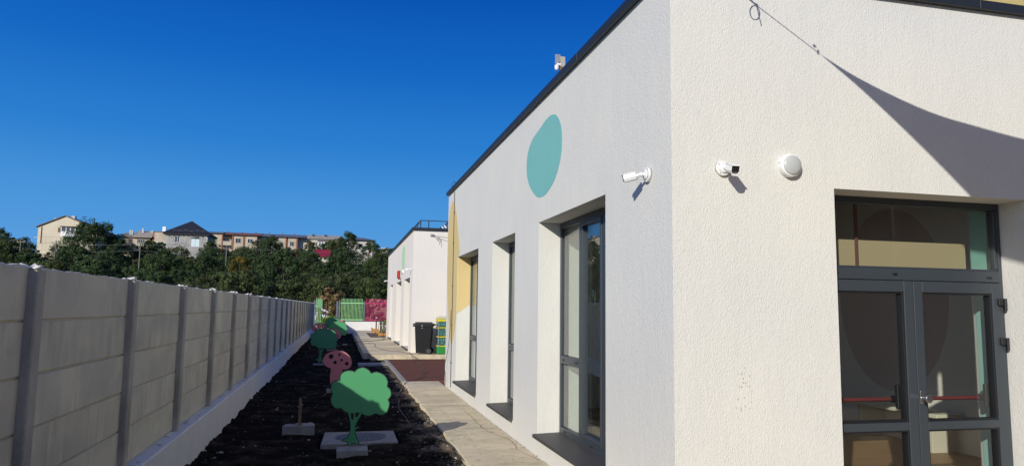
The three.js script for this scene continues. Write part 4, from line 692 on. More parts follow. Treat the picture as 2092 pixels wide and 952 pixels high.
const GREY = (r, f) => { const y = r(); return [(0.085 + 0.03 * y) * f, (0.105 + 0.02 * y) * f, 0.055 * f]; };
const FRESH = (r, f) => { const y = r(); return [(0.09 + 0.05 * y) * f, (0.155 + 0.04 * y) * f, 0.028 * f]; };
const STRAW = (r, f) => { const y = r(); return [(0.21 + 0.1 * y) * f, (0.15 + 0.06 * y) * f, 0.078 * f]; };
const TAWNY = (r, f) => { const y = r(); return y < 0.5 ? GREEN(r, f * 1.1) : [(0.13 + 0.05 * y) * f, (0.095 + 0.02 * y) * f, 0.025 * f]; };
function treeProto(seed, h, w, tone, nc, per, leaf) {
  const r = rng(seed), clumps = [], limbs = [], th = h * 0.2;
  limbs.push(new THREE.TubeGeometry(new THREE.CatmullRomCurve3([[0, -0.6, 0], [0.08 * h * (r() - 0.5), th, 0.05], [0.1 * (r() - 0.5) * h, h * 0.55, 0.1 * (r() - 0.5) * h], [0.05 * h * (r() - 0.5), h * 0.82, 0]].map((p) => new THREE.Vector3(...p))), 10, h * 0.016, 6));
  for (let i = 0; i < nc; i++) {
    const t = (i + 0.5) / nc, y = h * (0.16 + 0.80 * t), prof = Math.pow(Math.sin(Math.PI * Math.min(1, 0.22 + t * 0.74)), 0.7), a = i * 2.4 + r() * 1.6, rr = w / 2 * prof * (0.35 + 0.75 * Math.sqrt(r()));
    const x = rr * Math.cos(a), z = rr * Math.sin(a), R = w * (0.14 + 0.11 * r()) * (1 - t * 0.3), yy = y + (r() - 0.5) * h * 0.12;
    clumps.push([x, yy, z, R, 0.8 + 0.45 * r()]);
    if (i % 3 === 0) limbs.push(rod([x * 0.08, Math.max(th, yy - 0.28 * h), z * 0.08], [x * 0.92, yy, z * 0.92], h * 0.006, 5));
  }
  for (let i = 0; i < nc * 0.5; i++) { const a = r() * 6.3, t = r(), rr = w / 2 * (0.75 + 0.35 * r()) * Math.pow(Math.sin(Math.PI * (0.15 + 0.8 * t)), 0.7); clumps.push([rr * Math.cos(a), h * (0.15 + 0.85 * t), rr * Math.sin(a), w * 0.055 * (0.6 + r()), 1.1]); }
  return { trunk: merge(limbs), crown: foliage(r, clumps, per, leaf, tone) };
}
function makeTree(p, name, label, group) { const t = thing(name, label, 'tree', [0, 0, 0], group); const a = new THREE.Mesh(p.trunk, M.bark); a.name = 'trunk'; const b = new THREE.Mesh(p.crown, M.leaf); b.name = 'crown'; t.add(a, b); return t; }
{
  const kinds = [
    [treeProto(1, 5.2, 4.8, GREEN, 44, 125, 0.125), 'dense dark green tree of the wood that covers the hillside'],
    [treeProto(2, 5.6, 4.4, GREEN, 44, 125, 0.125), 'dense dark green tree of the wood that covers the hillside'],
    [treeProto(3, 4.6, 5.2, OLIVE, 44, 125, 0.125), 'olive green spreading tree of the wood that covers the hillside'],
    [treeProto(5, 4.4, 4.4, (q, f) => { const y = q(); return [(0.052 + 0.03 * y) * f, (0.088 + 0.02 * y) * f, 0.026 * f]; }, 44, 125, 0.12), 'lighter green tree scattered in the wood that covers the hillside'],
    [treeProto(4, 5.0, 4.6, OLIVE, 44, 125, 0.12), 'olive green spreading tree of the wood that covers the hillside'],
  ];
  const first = kinds.map(() => null), r = rng(99), place = (k, x, z, s, sy = 1, dy = 0) => {
    const [p, label] = kinds[k]; let o = first[k];
    if (!o) o = first[k] = makeTree(p, 'hillside_tree', label, ['dark green trees of the hillside wood', 'dark green trees of the hillside wood', 'olive green trees of the hillside wood', 'lighter green trees of the hillside wood', 'olive green trees of the hillside wood'][k]); else o = copy(o);
    o.position.set(x, hillY(x, z) - 0.4 + dy, z); o.rotation.y = r() * 6.28; o.scale.set(s, s * sy, s); return o;
  };
  // rows up the slope; [distance, target height of the tops above the eye per metre of distance at the left and right of the wood, spacing]
  const rows = [[63, 0.82, 3.5], [71, 0.86, 3.7], [80, 0.9, 4.0], [91, 0.92, 4.3], [103, 0.95, 4.6], [116, 0.98, 5.0], [130, 1.0, 5.4]];
  for (const [d, s, gap] of rows) {
    const xl = -0.52 * d, xr = d < 75 ? 0.17 * d : 0.13 * d;
    for (let x = xl + r() * gap; x < xr; x += gap * (0.75 + 0.5 * r())) place(r() < 0.1 ? 3 : [0, 1, 2, 4][Math.floor(r() * 4)], x, -d - (r() - 0.5) * 6, s * (0.82 + 0.36 * r()), 0.85 + 0.3 * r());
  }
  // upper margin of the wood, in front of and between the houses
  for (const [x, z, s, sy] of [[-64, -150, 0.8, 0.8], [-69, -146, 0.95, 1], [-75, -150, 1.1, 1], [-81, -150, 1.1, 1], [-59, -150, 0.55, 0.6], [-48.4, -122, 1.15, 1.0], [-52, -124, 1.0, 0.95], [-37.6, -148, 0.75, 0.8], [-34.9, -149, 0.95, 1.05], [-33.2, -149, 0.7, 0.85], [-30.2, -149, 0.62, 0.62], [-27.6, -148, 0.62, 0.75], [-25.3, -150, 0.95, 1.15], [-22.6, -154, 0.95, 0.95], [-20.0, -154, 1.0, 1.1], [-11.4, -155, 0.85, 1.05], [-9.2, -154, 0.9, 1.1], [-3.1, -162, 1.0, 1.15], [-1.2, -160, 1.15, 1.25], [6.3, -160, 1.1, 1.05], [8.9, -158, 1.05, 0.95], [11.5, -158, 1.1, 0.95], [15, -160, 1.2, 0.95]]) place([0, 1, 2, 4][Math.floor(r() * 4)], x, z, s, sy);
  // trees one can tell apart
  const big = treeProto(11, 9.2, 8.8, GREEN, 84, 170, 0.14), bt = makeTree(big, 'large_tree', 'largest dark tree on the hillside in front of the cream gabled house'); bt.position.set(-38.6, hillY(-38.6, -125) - 0.5, -125);
  const bt2 = makeTree(treeProto(12, 6.8, 4.6, GREEN, 54, 130, 0.135), 'round_tree', 'dark round tree against the sky between the cream house and the small grey-roofed houses'); bt2.position.set(-35.9, hillY(-36, -127) - 0.5, -127);
  const gr = makeTree(treeProto(13, 5.2, 7.2, GREY, 46, 80, 0.16), 'pale_tree', 'pale grey-green feathery tree in front of the long brown apartment row'); gr.position.set(-16.2, hillY(-16, -160) + 0.9, -160);
  const rb = makeTree(treeProto(14, 6.4, 4.0, TAWNY, 42, 74, 0.15), 'browning_tree', 'browning tree beside the red shed roof'); rb.position.set(-6.6, hillY(-7, -158) - 0.6, -158);
  const dk = makeTree(treeProto(15, 8.0, 5.0, GREEN, 54, 130, 0.13), 'tall_tree', 'taller dark tree with two tops in front of the pale end of the row'); dk.position.set(1.3, hillY(1, -165) - 0.2, -165);
  const ye = makeTree(treeProto(16, 2.6, 2.2, (q, f) => { const y = q(); return [(0.13 + 0.07 * y) * f, (0.11 + 0.03 * y) * f, 0.02 * f]; }, 22, 50, 0.12), 'yellowing_tree', 'small yellowing tree in the middle of the hillside wood'); ye.position.set(-11.3, hillY(-11.3, -88) + 2.5, -86);
  const ye2 = copy(ye, 'second small yellowing bush lower down the hillside wood'); ye2.position.set(-9.6, hillY(-9.6, -82) + 1.6, -80); ye2.scale.setScalar(0.6);
  // scrub between the trunks
  const sc = rng(41), cl = []; for (let i = 0; i < 420; i++) { const d = 58 + 100 * sc(), x = (-0.55 + 0.72 * sc()) * d; cl.push([x, hillY(x, -d) + 0.4, -d, 0.8 + 1.1 * sc(), 0.8 + 0.4 * sc()]); }
  const scrub = new THREE.Mesh(foliage(sc, cl, 60, 0.15, OLIVE), M.leaf); scrub.name = 'undergrowth'; scene.add(scrub); tag(scrub, 'scrub and undergrowth that fills the hillside between the trees', null, null, 'stuff');
}
// unseen dark building, added so the door glass mirrors it instead of sky
{
  const c = thing('reflection_blocker', 'dark clad building added right of the yard to keep sky out of the door glass', 'building');
  add('wall', span(14.0, 20, -0.2, 7.5, -4.0, 26), std([0.035, 0.034, 0.033], { roughness: 0.8 }), c);
  for (let i = 0; i < 15; i++) add('cladding_panel', rspan(13.95, 13.999, 0.0, 7.4, -3.98 + i * 2, -2.01 + i * 2, 0.006), std([0.04, 0.036, 0.034], { roughness: 0.75 }), c);
  add('coping', rspan(13.9, 20, 7.5, 7.6, -4.05, 26.05, 0.01), M.coping, c);
}
// unseen wing, added behind the camera to block sky and grey the blue shade
{
  const w = thing('sky_blocker_wing', 'cream rendered wing added opposite the glass door to block sky light', 'building');
  const f = shapeOf([[2.4, -0.2], [13.5, -0.2], [13.5, 7.2], [2.4, 7.2]]); for (const x of [4, 7, 10]) f.holes.push(rectHole(x, x + 1.6, 0.9, 2.7));
  add('wall', extrude(f, 0.4).translate(0, 0, 9.0), M.stuccoFar, w);
  for (const x of [4, 7, 10]) { const q = sub('window', w); add('pane', span(x, x + 1.6, 0.9, 2.7, 9.2, 9.22), M.farGlass, q); add('frame', [span(x, x + 1.6, 0.9, 0.98, 9.15, 9.25), span(x, x + 1.6, 2.62, 2.7, 9.15, 9.25), span(x, x + 0.08, 0.98, 2.62, 9.15, 9.25), span(x + 1.52, x + 1.6, 0.98, 2.62, 9.15, 9.25)], M.anthracite, q); }
  add('side_wall', span(2.4, 2.8, -0.2, 7.2, 9.401, 16), M.stuccoFar, w); add('coping', span(2.35, 13.6, 7.2, 7.3, 8.95, 16), M.coping, w);
}
// plants at the end wall
{
  const r = rng(60);
  const dryLit = thing('dry_maize', 'tall withered straw coloured plants behind the gate opening', 'plant', [-0.75, 0.2, -51]);
  const cl = []; for (let i = 0; i < 58; i++) { const t = r(); cl.push([(r() - 0.5) * 2.0 * (1 - 0.45 * t), 0.2 + 2.5 * t, (r() - 0.5) * 1.2, 0.14 + 0.16 * r(), 0.55 + 0.7 * r()]); }
  const f = new THREE.Mesh(foliage(r, cl, 26, 0.10, STRAW), M.leaf); f.name = 'foliage'; dryLit.add(f); const st = []; for (let i = 0; i < 16; i++) { const x = (r() - 0.5) * 1.8, z = (r() - 0.5); st.push(rod([x, 0, z], [x + (r() - 0.5) * 0.3, 2.0 + 0.7 * r(), z], 0.012, 5)); } add('stem', st, std([0.2, 0.14, 0.07]), dryLit);
  const bush = (name, label, cat, pos, w, h, d, n, tone, seed, leaf = 0.08) => { const q = rng(seed), c = []; for (let i = 0; i < n; i++) c.push([(q() - 0.5) * w, h * (0.1 + 0.8 * q()), (q() - 0.5) * d, 0.22 + 0.15 * q(), 0.75 + 0.5 * q()]); const t = thing(name, label, cat, pos), m = new THREE.Mesh(foliage(q, c, 46, leaf, tone), M.leaf); m.name = 'foliage'; t.add(m); const ss = []; for (let i = 0; i < 7; i++) { const x = (q() - 0.5) * w * 0.8; ss.push(rod([x, -0.2, 0], [x + (q() - 0.5) * 0.3, h * 0.8, (q() - 0.5) * d * 0.6], 0.012, 5)); } add('stem', ss, M.bark, t); return t; };
  bush('bush', 'fresh green bush behind the light green picket fence', 'bush', [0.75, 0.2, -49.0], 1.7, 1.75, 0.9, 34, FRESH, 61);
  bush('bush', 'dark green bush behind the magenta picket fence', 'bush', [2.4, 0.2, -49.2], 2.0, 1.6, 0.9, 34, GREEN, 62);
  bush('bush', 'low green bush under the withered plants', 'bush', [-0.55, 0.2, -50.0], 1.3, 0.9, 0.8, 18, FRESH, 63);
  bush('climbing_plant', 'small green climbing plant at the far corner of the white building', 'plant', [2.42, 0.1, -41.3], 0.25, 0.9, 0.5, 8, FRESH, 64, 0.05);
  const rub = thing('rubble_heap', 'heap of pinkish brick rubble behind the magenta fence', 'rubble', [3.5, 1.15, -58]); const rg = []; for (let i = 0; i < 60; i++) rg.push(box(0.3, 0.18, 0.2).rotateY(r() * 3).rotateZ(r()).translate((r() - 0.5) * 2.6, r() * 1.1, (r() - 0.5) * 1)); tag(add('brickbats', rg, std([0.28, 0.14, 0.10]), rub), null, null, null, 'stuff'); add('mound', new THREE.SphereGeometry(1.6, 18, 10).scale(1, 0.9, 0.5).translate(0, -0.7, -0.2), std([0.2, 0.12, 0.09], { bumpMap: concreteBump, bumpScale: 0.05 }), rub);
}
// ---------------------------------------------------------------- houses on the hill
{
  const cream = new THREE.MeshStandardMaterial({ map: colorTex(256, 256, (u, v) => { const st = clamp(fbm(u, v, 30, 2, 3, 801) * 3 - 1.7), n = fbm(u, v, 6, 6, 4, 800) - 0.5, m = 1 + n * 0.25 - st * 0.25; return [0.60 * m, 0.53 * m, 0.39 * m]; }, 9), roughness: 0.95 });
  const ochre = new THREE.MeshStandardMaterial({ map: colorTex(256, 256, (u, v) => { const st = clamp(fbm(u, v, 24, 3, 3, 811) * 3 - 1.7), n = fbm(u, v, 8, 8, 4, 810) - 0.5, m = 1 + n * 0.35 - st * 0.3; return [0.46 * m, 0.39 * m, 0.29 * m]; }, 8), roughness: 0.95 });
  const pale = std([0.50, 0.47, 0.40]), brick = std([0.26, 0.115, 0.06]), slate = std([0.155, 0.14, 0.125], { roughness: 0.9 }), tin = std([0.115, 0.125, 0.14], { roughness: 0.6 }), rust = std([0.16, 0.07, 0.05], { roughness: 0.9 }), asb = new THREE.MeshStandardMaterial({ map: colorTex(256, 128, (u, v) => { const n = 1 + 0.5 * (fbm(u, v, 40, 6, 4, 820) - 0.5); return [0.30 * n, 0.275 * n, 0.235 * n]; }, 8), roughness: 0.95 });
  const frame = std([0.75, 0.76, 0.76], { roughness: 0.5 }), dark = M.farGlass, brown = std([0.17, 0.09, 0.045]), charcoal = std([0.022, 0.024, 0.030], { roughness: 0.6 });
  // window with frame bars: n lights; faces +z at z
  function win(parent, x0, x1, y0, y1, z, n = 2, fr = frame, gl = dark) {
    const w = sub('window', parent), b = 0.07;
    add('pane', span(x0, x1, y0, y1, z - 0.12, z - 0.02), gl, w);
    const bars = [span(x0 - b, x1 + b, y0 - b, y0, z - 0.1, z + 0.05), span(x0 - b, x1 + b, y1, y1 + b, z - 0.1, z + 0.05)];
    for (let i = 0; i <= n; i++) { const x = x0 + (x1 - x0) * i / n; bars.push(span(x - b / 2, x + b / 2, y0, y1, z - 0.1, z + 0.046)); }
    add('frame', bars, fr, w); return w;
  }
  const gable = (x0, x1, xm, y0, ye, yer, yr, z0, z1) => extrude(shapeOf([[x0, y0], [x1, y0], [x1, yer], [xm, yr], [x0, ye]]), z0 - z1).translate(0, 0, z1);
  const slope = (xa, ya, xb, yb2, z0, z1, th = 0.18) => extrude(shapeOf([[xa, ya], [xb, yb2], [xb, yb2 + th], [xa, ya + th]]), z0 - z1).translate(0, 0, z1);
  // cream gabled house, left
  {
    const h = thing('gabled_house', 'cream gabled house with a glazed white balcony at the left on the hill', 'house');
    add('wall', gable(-61.6, -50.6, -56.75, 9, 17.25, 17.1, 19.7, -165, -178), cream, h);
    add('roof', [slope(-62.0, 17.2, -56.75, 19.72, -164.7, -178.3), slope(-56.75, 19.72, -50.2, 16.95, -164.7, -178.3)], slate, h);
    add('chimney', span(-59.2, -58.6, 18.2, 19.35, -167, -166.2), pale, h); add('chimney', span(-56.3, -55.6, 19.0, 20.05, -168, -167), pale, h);
    add('wall_band', span(-61.62, -54, 15.30, 15.38, -165.0, -164.96), pale, h);
    win(h, -57.84, -57.25, 16.4, 17.15, -164.95, 1, brown, brown);
    const b = sub('balcony', h); add('parapet', span(-57.0, -53.4, 15.4, 16.42, -165, -163.9), frame, b); add('balcony_roof', span(-57.2, -53.2, 17.36, 17.5, -165, -163.7), rust, b); add('glazing', span(-56.9, -53.5, 16.43, 17.35, -164.9, -164.0), std([0.07, 0.08, 0.085], { roughness: 0.2 }), b);
    const bars = []; for (const x of [-56.95, -56.05, -55.3, -55.2, -54.4, -54.3, -53.45]) bars.push(span(x - 0.07, x + 0.07, 16.42, 17.36, -163.99, -163.9)); bars.push(span(-57, -53.4, 17.26, 17.36, -163.985, -163.905)); add('balcony_frame', bars, frame, b);
    add('downpipe', cyl(0.06, 0.06, 3.4, -60.95, 15.6, -164.9, 8), brown, h); add('side_balcony', span(-62.3, -61.6, 15.0, 15.15, -166, -165.2), pale, h);
  }
  // small houses
  {
    const a = thing('small_house', 'lower small house with a brown roof and twin chimney next to the dark tree', 'house');
    add('wall', span(-47.0, -44.75, 10, 16.15, -176, -170), ochre, a); add('roof', extrude(shapeOf([[-169.6, 16.1], [-173, 17.15], [-176.4, 16.1], [-176.4, 16.3], [-173, 17.35], [-169.6, 16.3]].map(([z, y]) => [z, y])), 3.0).rotateY(-Math.PI / 2).translate(-44.4, 0, 0), slate, a); add('chimney', span(-46.0, -45.75, 16.6, 17.9, -171.6, -171.2), pale, a); add('chimney', span(-45.6, -45.3, 16.6, 17.85, -171.6, -171.2), pale, a);
    win(a, -45.75, -45.05, 15.0, 15.75, -169.95, 2, brown); add('terrace', span(-47.4, -44.8, 14.0, 14.9, -169.98, -168.6), std([0.05, 0.05, 0.06]), a);
    const b = thing('small_house', 'small ochre house with a grey pitched roof and three-light window', 'house');
    add('wall', span(-44.72, -41.5, 10, 16.3, -177, -170), ochre, b); add('roof', extrude(shapeOf([[-169.5, 16.2], [-173.5, 17.75], [-177.4, 16.2], [-177.4, 16.4], [-173.5, 17.95], [-169.5, 16.4]]), 3.9).rotateY(-Math.PI / 2).translate(-41.0, 0, 0), asb, b); add('chimney', span(-43.75, -43.4, 17.2, 18.4, -172.6, -172.2), pale, b); add('chimney', span(-41.8, -41.45, 17.2, 18.0, -172.6, -172.2), pale, b);
    win(b, -44.0, -42.6, 14.95, 15.75, -169.95, 4, pale); add('fascia', span(-44.85, -41.05, 16.12, 16.2, -169.6, -169.4), brown, b);
    const c = thing('tall_house', 'flat fronted peach house with brick edge beside the grey block house', 'house');
    add('wall', span(-40.6, -35.5, 10, 17.45, -178, -170), ochre, c); add('brick_corner', span(-41.0, -40.602, 10, 17.5, -176, -170.0), brick, c); add('parapet', span(-41.0, -35.5, 17.5, 17.65, -178, -169.95), slate, c); add('lower_wall', span(-40.4, -36, 10, 15.4, -169.99, -169.6), pale, c); add('chimney', span(-39.4, -38.7, 17.65, 18.9, -172, -171.4), frame, c);
  }
  // unfinished grey block house with pyramid roof
  {
    const h = thing('block_house', 'unfinished grey block house with a dark pyramid roof', 'house');
    const blk = new THREE.MeshStandardMaterial({ map: colorTex(512, 512, (u, v) => { const n = fbm(u, v, 10, 10, 4, 830) - 0.5, m = 1 + n * 0.55; return [0.36 * m, 0.35 * m, 0.325 * m]; }, 5), roughness: 1, bumpMap: concreteBump, bumpScale: 0.02 });
    const s = shapeOf([[-35.01, 8], [-26.97, 8], [-26.97, 15.75], [-35.01, 15.75]]), holes = [[-33.17, -32.36, 14.2, 15.35], [-33.15, -32.5, 11.3, 12.65], [-30.15, -28.56, 13.4, 15.0]]; for (const q of holes) s.holes.push(rectHole(...q));
    add('wall', extrude(s, 0.35).translate(0, 0, -155.35), blk, h); add('wall', span(-35.01, -34.7, 8, 15.75, -163, -155.36), blk, h); add('wall', span(-27.3, -26.97, 8, 15.75, -163, -155.36), blk, h);
    const lintels = []; for (const x of [-34.85, -31.4, -27.3]) lintels.push(span(x, x + 0.28, 8, 15.7, -154.995, -154.96)); for (const y of [13.05, 15.6]) lintels.push(span(-35.01, -26.97, y, y + 0.26, -154.998, -154.955)); add('concrete_band', lintels, std([0.40, 0.39, 0.36]), h);
    // courses of blocks, each a slightly proud piece
    const r = rng(71), bg = [box(0.74, 0.30, 0.05), box(0.70, 0.29, 0.06)], bm = [std([0.34, 0.33, 0.305], { roughness: 1 }), std([0.29, 0.28, 0.265], { roughness: 1 }), std([0.385, 0.375, 0.345], { roughness: 1 })]; const pieces = [[], [], []];
    for (let j = 0; j < 15; j++) for (let i = 0; i < 10; i++) { const x = -34.6 + i * 0.8 + (j % 2) * 0.4, y = 10.6 + j * 0.335; if (x > -27.5 || holes.some(([a, b2, c, d]) => x > a - 0.5 && x < b2 + 0.5 && y > c - 0.25 && y < d + 0.25) || Math.abs(y - 13.18) < 0.3) continue; pieces[Math.floor(r() * 3)].push(bg[Math.floor(r() * 2)].clone().translate(x, y, -154.985 + (r() - 0.5) * 0.03)); }
    pieces.forEach((p, k) => { add('blockwork', p, bm[k], h).userData.kind = 'stuff'; });
    const w1 = win(h, -33.15, -32.38, 14.22, 15.33, -155.1, 2, frame), w2 = win(h, -33.12, -32.52, 11.32, 12.63, -155.1, 1, frame, std([0.12, 0.16, 0.22], { roughness: 0.2 }));
    const sh = sub('window', h); add('sheet', [span(-30.12, -29.38, 13.42, 14.98, -155.1, -155.05), span(-29.33, -28.58, 13.42, 14.98, -155.1, -155.05)], std([0.58, 0.70, 0.70], { roughness: 0.5 }), sh); add('arch', extrude(shapeOf([[-30.2, 15.0], [-28.5, 15.0], [-28.7, 15.3], [-29.35, 15.45], [-30.0, 15.3]]), 0.06).translate(0, 0, -155.02), charcoal, sh);
    // roof: pyramid with standing seams
    const ap = [-30.98, 19.05, -159.2], c4 = [[-35.55, 16.02, -154.3], [-26.40, 16.02, -154.3], [-26.40, 16.02, -164], [-35.55, 16.02, -164]], pos = []; for (let i = 0; i < 4; i++) pos.push(...c4[i], ...c4[(i + 1) % 4], ...ap); const rg = new THREE.BufferGeometry(); rg.setAttribute('position', new THREE.Float32BufferAttribute(pos, 3)); rg.computeVertexNormals();
    add('roof', [rg.toNonIndexed ? rg : rg, ], charcoal, h);
    const seams = []; for (let i = 1; i < 30; i++) { const x = c4[0][0] + (c4[1][0] - c4[0][0]) * i / 30, t = 1 - Math.abs(x - ap[0]) / (x < ap[0] ? ap[0] - c4[0][0] : c4[1][0] - ap[0]); seams.push(rod([x, 16.04, -154.29], [x, 16.04 + 3.03 * t, -154.29 - 4.9 * t], 0.028, 4)); } add('seam', seams, charcoal, h);
    const guards = []; for (let i = 0; i < 6; i++) { const x = -33.9 + i * 1.1; guards.push(span(x, x + 0.85, 16.72 + (i % 2) * -0.16, 16.77 + (i % 2) * -0.16, -154.29 - 1.02 + (i % 2) * 0.25, -154.29 - 0.98 + (i % 2) * 0.25)); } add('snow_guard', guards, std([0.16, 0.16, 0.17]), h);
    add('eaves', span(-35.4, -26.55, 15.76, 16.0, -163.8, -154.5), charcoal, h);
    const rf = []; for (let x = -34.8; x < -26.8; x += 0.9) rf.push(span(x, x + 0.12, 15.72, 15.86, -154.49, -154.2)); add('rafter_end', rf, brown, h);
    add('chimney', span(-34.0, -33.7, 16.5, 18.0, -162, -161.7), pale, h);
  }
  // long apartment row
  {
    const h = thing('apartment_row', 'long low row of brown flats with brick piers and metal roofs on the hilltop', 'building');
    const seg = [[-36, -31.4, 20.45, ochre], [-28.7, -26.0, 20.05, ochre], [-25.7, -22.5, 20.15, ochre], [-17.0, -15.2, 20.2, ochre], [-14.6, -12.4, 20.05, ochre]];
    add('rear_wall', span(-36, -9.9, 12, 20.0, -209, -201.6), pale, h);
    for (const [a, b, y, m] of seg) add('bay_wall', span(a, b, 12, y, -201.6, -200), m, h);
    for (const x of [-31.4, -28.8, -25.9, -15.2, -12.35]) add('brick_pier', span(x, x + 0.32, 12, 20.4, -201.6, -199.85), brick, h);
    add('roof', [span(-36.5, -31.0, 20.46, 20.62, -209, -199.5), extrude(shapeOf([[-199.4, 20.5], [-205, 21.4], [-209.5, 21.2], [-209.5, 20.3]]), 5.4).rotateY(-Math.PI / 2).translate(-31.1, 0, 0)], tin, h);
    add('roof', extrude(shapeOf([[-199.4, 20.2], [-205, 21.35], [-209.5, 21.2], [-209.5, 20.1]]), 9.6).rotateY(-Math.PI / 2).translate(-21.4, 0, 0), rust, h);
    add('roof', extrude(shapeOf([[-199.4, 20.08], [-205, 21.3], [-209.5, 21.2], [-209.5, 20.0]]), 11.5).rotateY(-Math.PI / 2).translate(-9.9, 0, 0), tin, h);
    for (const x of [-30.8, -27.2, -23.6, -20.1, -16.6, -13.4]) add('ridge_vent', span(x, x + 0.3, 21.2, 21.75, -205.4, -205), slate, h);
    const bal = sub('balcony', h); add('slab', span(-31.05, -28.85, 18.35, 18.5, -201.5, -199.9), pale, bal); const rb = []; for (let x = -30.9; x < -28.9; x += 0.36) rb.push(span(x, x + 0.06, 18.5, 19.9, -199.98, -199.92)); rb.push(span(-31.05, -28.9, 19.2, 19.28, -199.985, -199.925)); add('balcony_frame', rb, std([0.06, 0.06, 0.06]), bal); add('parapet', span(-31.05, -28.9, 17.4, 18.34, -200.2, -199.95), ochre, bal);
    win(h, -27.9, -26.6, 18.2, 19.3, -199.95, 2, pale); win(h, -24.9, -23.6, 18.2, 19.3, -199.95, 2, frame); win(h, -21.6, -18.0, 17.8, 19.6, -201.5, 5, frame, std([0.25, 0.27, 0.27], { roughness: 0.3 })); win(h, -16.5, -15.8, 17.6, 18.8, -199.95, 1, frame); win(h, -14.0, -13.0, 17.8, 18.9, -199.95, 2, pale);
    const p = thing('pale_flats', 'pale flats with grey fibre roof and white glazed balcony at the row end', 'building');
    add('wall', span(-9.85, -0.5, 12, 20.2, -209, -201.2), pale, p);
    add('roof', extrude(shapeOf([[-200.7, 20.15], [-205, 21.45], [-209.5, 20.2], [-209.5, 20.0], [-205, 21.25], [-200.7, 19.98]]), 9.5).rotateY(-Math.PI / 2).translate(-0.4, 0, 0), asb, p);
    for (const x of [-8.4, -5.1]) add('roof_vent', span(x, x + 0.55, 21.0, 21.5, -203.9, -203.3), charcoal, p);
    const b = sub('balcony', p); add('parapet', span(-6.6, -3.0, 16.6, 17.95, -201.2, -199.8), frame, b); add('glazing', span(-6.5, -3.1, 17.96, 19.3, -201.1, -199.95), std([0.12, 0.13, 0.13], { roughness: 0.2 }), b); add('balcony_roof', span(-6.8, -2.8, 19.31, 19.5, -201.2, -199.6), std([0.09, 0.06, 0.05]), b); const bars = []; for (const x of [-6.55, -5.85, -5.2, -5.05, -4.3, -4.15, -3.5, -3.05]) bars.push(span(x - 0.09, x + 0.09, 17.95, 19.3, -199.94, -199.82)); bars.push(span(-6.6, -3.0, 19.15, 19.3, -199.935, -199.825), span(-6.6, -3.0, 18.9, 19.0, -199.93, -199.83)); add('balcony_frame', bars, frame, b);
    for (const x of [-5.0, -4.0]) add('ac_unit', span(x, x + 0.5, 17.0, 17.5, -199.79, -199.5), pale, p);
    win(p, -9.3, -7.6, 17.5, 19.0, -201.15, 3, frame); win(p, -2.2, -1.4, 17.6, 18.8, -201.15, 1, frame);
    const e = thing('hipped_house', 'low house with a dark hipped roof at the right end of the hilltop', 'house');
    add('wall', span(0.2, 8.2, 12, 19.95, -208, -200), pale, e); const hp = [[-0.6, 20.0, -199.3], [8.6, 20.0, -199.3], [8.6, 20.0, -209], [-0.6, 20.0, -209]], r1 = [2.0, 21.2, -204], r2 = [6.0, 21.0, -204], P = []; P.push(...hp[0], ...hp[1], ...r2, ...hp[0], ...r2, ...r1, ...hp[1], ...hp[2], ...r2, ...hp[2], ...hp[3], ...r1, ...hp[2], ...r1, ...r2, ...hp[3], ...hp[0], ...r1); const hg = new THREE.BufferGeometry(); hg.setAttribute('position', new THREE.Float32BufferAttribute(P, 3)); hg.computeVertexNormals(); add('roof', hg, tin, e); add('eaves', span(-0.5, 8.5, 19.9, 19.99, -208.9, -199.4), charcoal, e);
    win(e, 4.2, 5.3, 17.8, 19.0, -199.95, 2, frame); add('aerial', cyl(0.04, 0.04, 1.2, 3.4, 21.6, -204, 6), M.galv, e);
    const fl = thing('flat_roof_block', 'distant flat roofed block just left of the farther white building', 'building'); add('wall', span(8.9, 26, 12, 18.6, -226, -215), pale, fl); add('parapet', span(8.7, 26.2, 18.6, 18.95, -226, -214.8), charcoal, fl); add('roof_unit', [span(11.2, 12.6, 18.95, 19.5, -218, -217), span(13.1, 13.5, 18.95, 19.7, -218, -217.5)], pale, fl);
  }
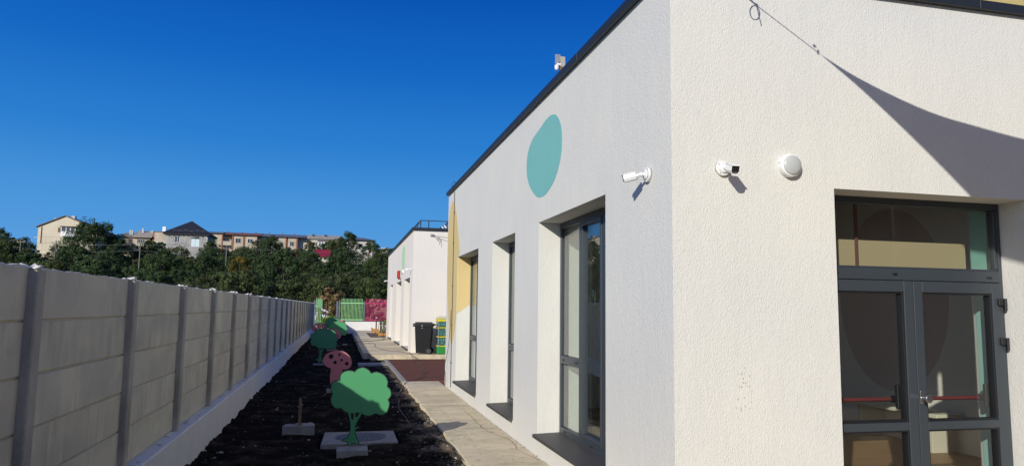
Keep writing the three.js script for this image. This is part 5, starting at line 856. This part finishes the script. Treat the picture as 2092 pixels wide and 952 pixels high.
  const s = thing('red_shed', 'red metal roofed shed among the trees below the pale flats', 'shed'); add('roof', extrude(shapeOf([[-149.4, 11.7], [-152.6, 13.3], [-152.6, 13.42], [-149.4, 11.82]]), 3.3).rotateY(-Math.PI / 2).translate(-2.5, 0, 0), std([0.24, 0.018, 0.024], { roughness: 0.5 }), s); add('wall', span(-5.7, -2.6, 8, 11.7, -152.5, -149.8), pale, s); const rs = []; for (let x = -5.6; x < -2.5; x += 0.4) rs.push(rod([x, 11.83, -149.4], [x, 13.43, -152.6], 0.03, 4)); add('seam', rs, std([0.24, 0.018, 0.024], { roughness: 0.5 }), s);
  // utility poles and wires
  const poles = [[-45.0, -115], [-40.85, -116], [-29.3, -115], [-17.4, -116]], ul = ['utility pole farthest left, in front of the sky gap beside the cream house', 'utility pole below the left edge of the cream gabled house', 'utility pole in front of the small grey-roofed houses', 'utility pole in front of the brick bays of the apartment row'];
  poles.forEach(([x, z], i) => { const t = thing('utility_pole', ul[i], 'pole', [x, hillY(x, z) - 0.3, z], 'concrete utility poles among the trees'); const top = 10.7 - hillY(x, z) + 0.3; add('shaft', cyl(0.11, 0.07, top, 0, top / 2, 0, 10), std([0.15, 0.155, 0.12]), t); add('cross_arm', span(-0.5, 0.5, top - 0.5, top - 0.38, -0.05, 0.05), std([0.2, 0.17, 0.13]), t); for (const q of [-0.42, 0.42]) add('insulator', cyl(0.05, 0.04, 0.16, q, top - 0.3, 0, 8), pale, t); });
  for (let k = 0; k < 2; k++) { const w = thing('overhead_wire', k ? 'lower overhead wire strung between the utility poles' : 'upper overhead wire strung between the utility poles', 'wire'); const l = []; const ps = [[-70, -115], ...poles, [4, -118]]; for (let i = 0; i + 1 < ps.length; i++) { const a = ps[i], b = ps[i + 1], y = 10.55 - k * 1.0; l.push(tube([[a[0], y, a[1]], [(a[0] + b[0]) / 2, y - 0.35, (a[1] + b[1]) / 2], [b[0], y, b[1]]], 0.014, 4, 8)); } add('strand', l, std([0.2, 0.2, 0.2]), w); }
}
scene.traverse((o) => { if (o.isMesh) { o.castShadow = true; o.receiveShadow = true; } });
renderer.render(scene, camera);
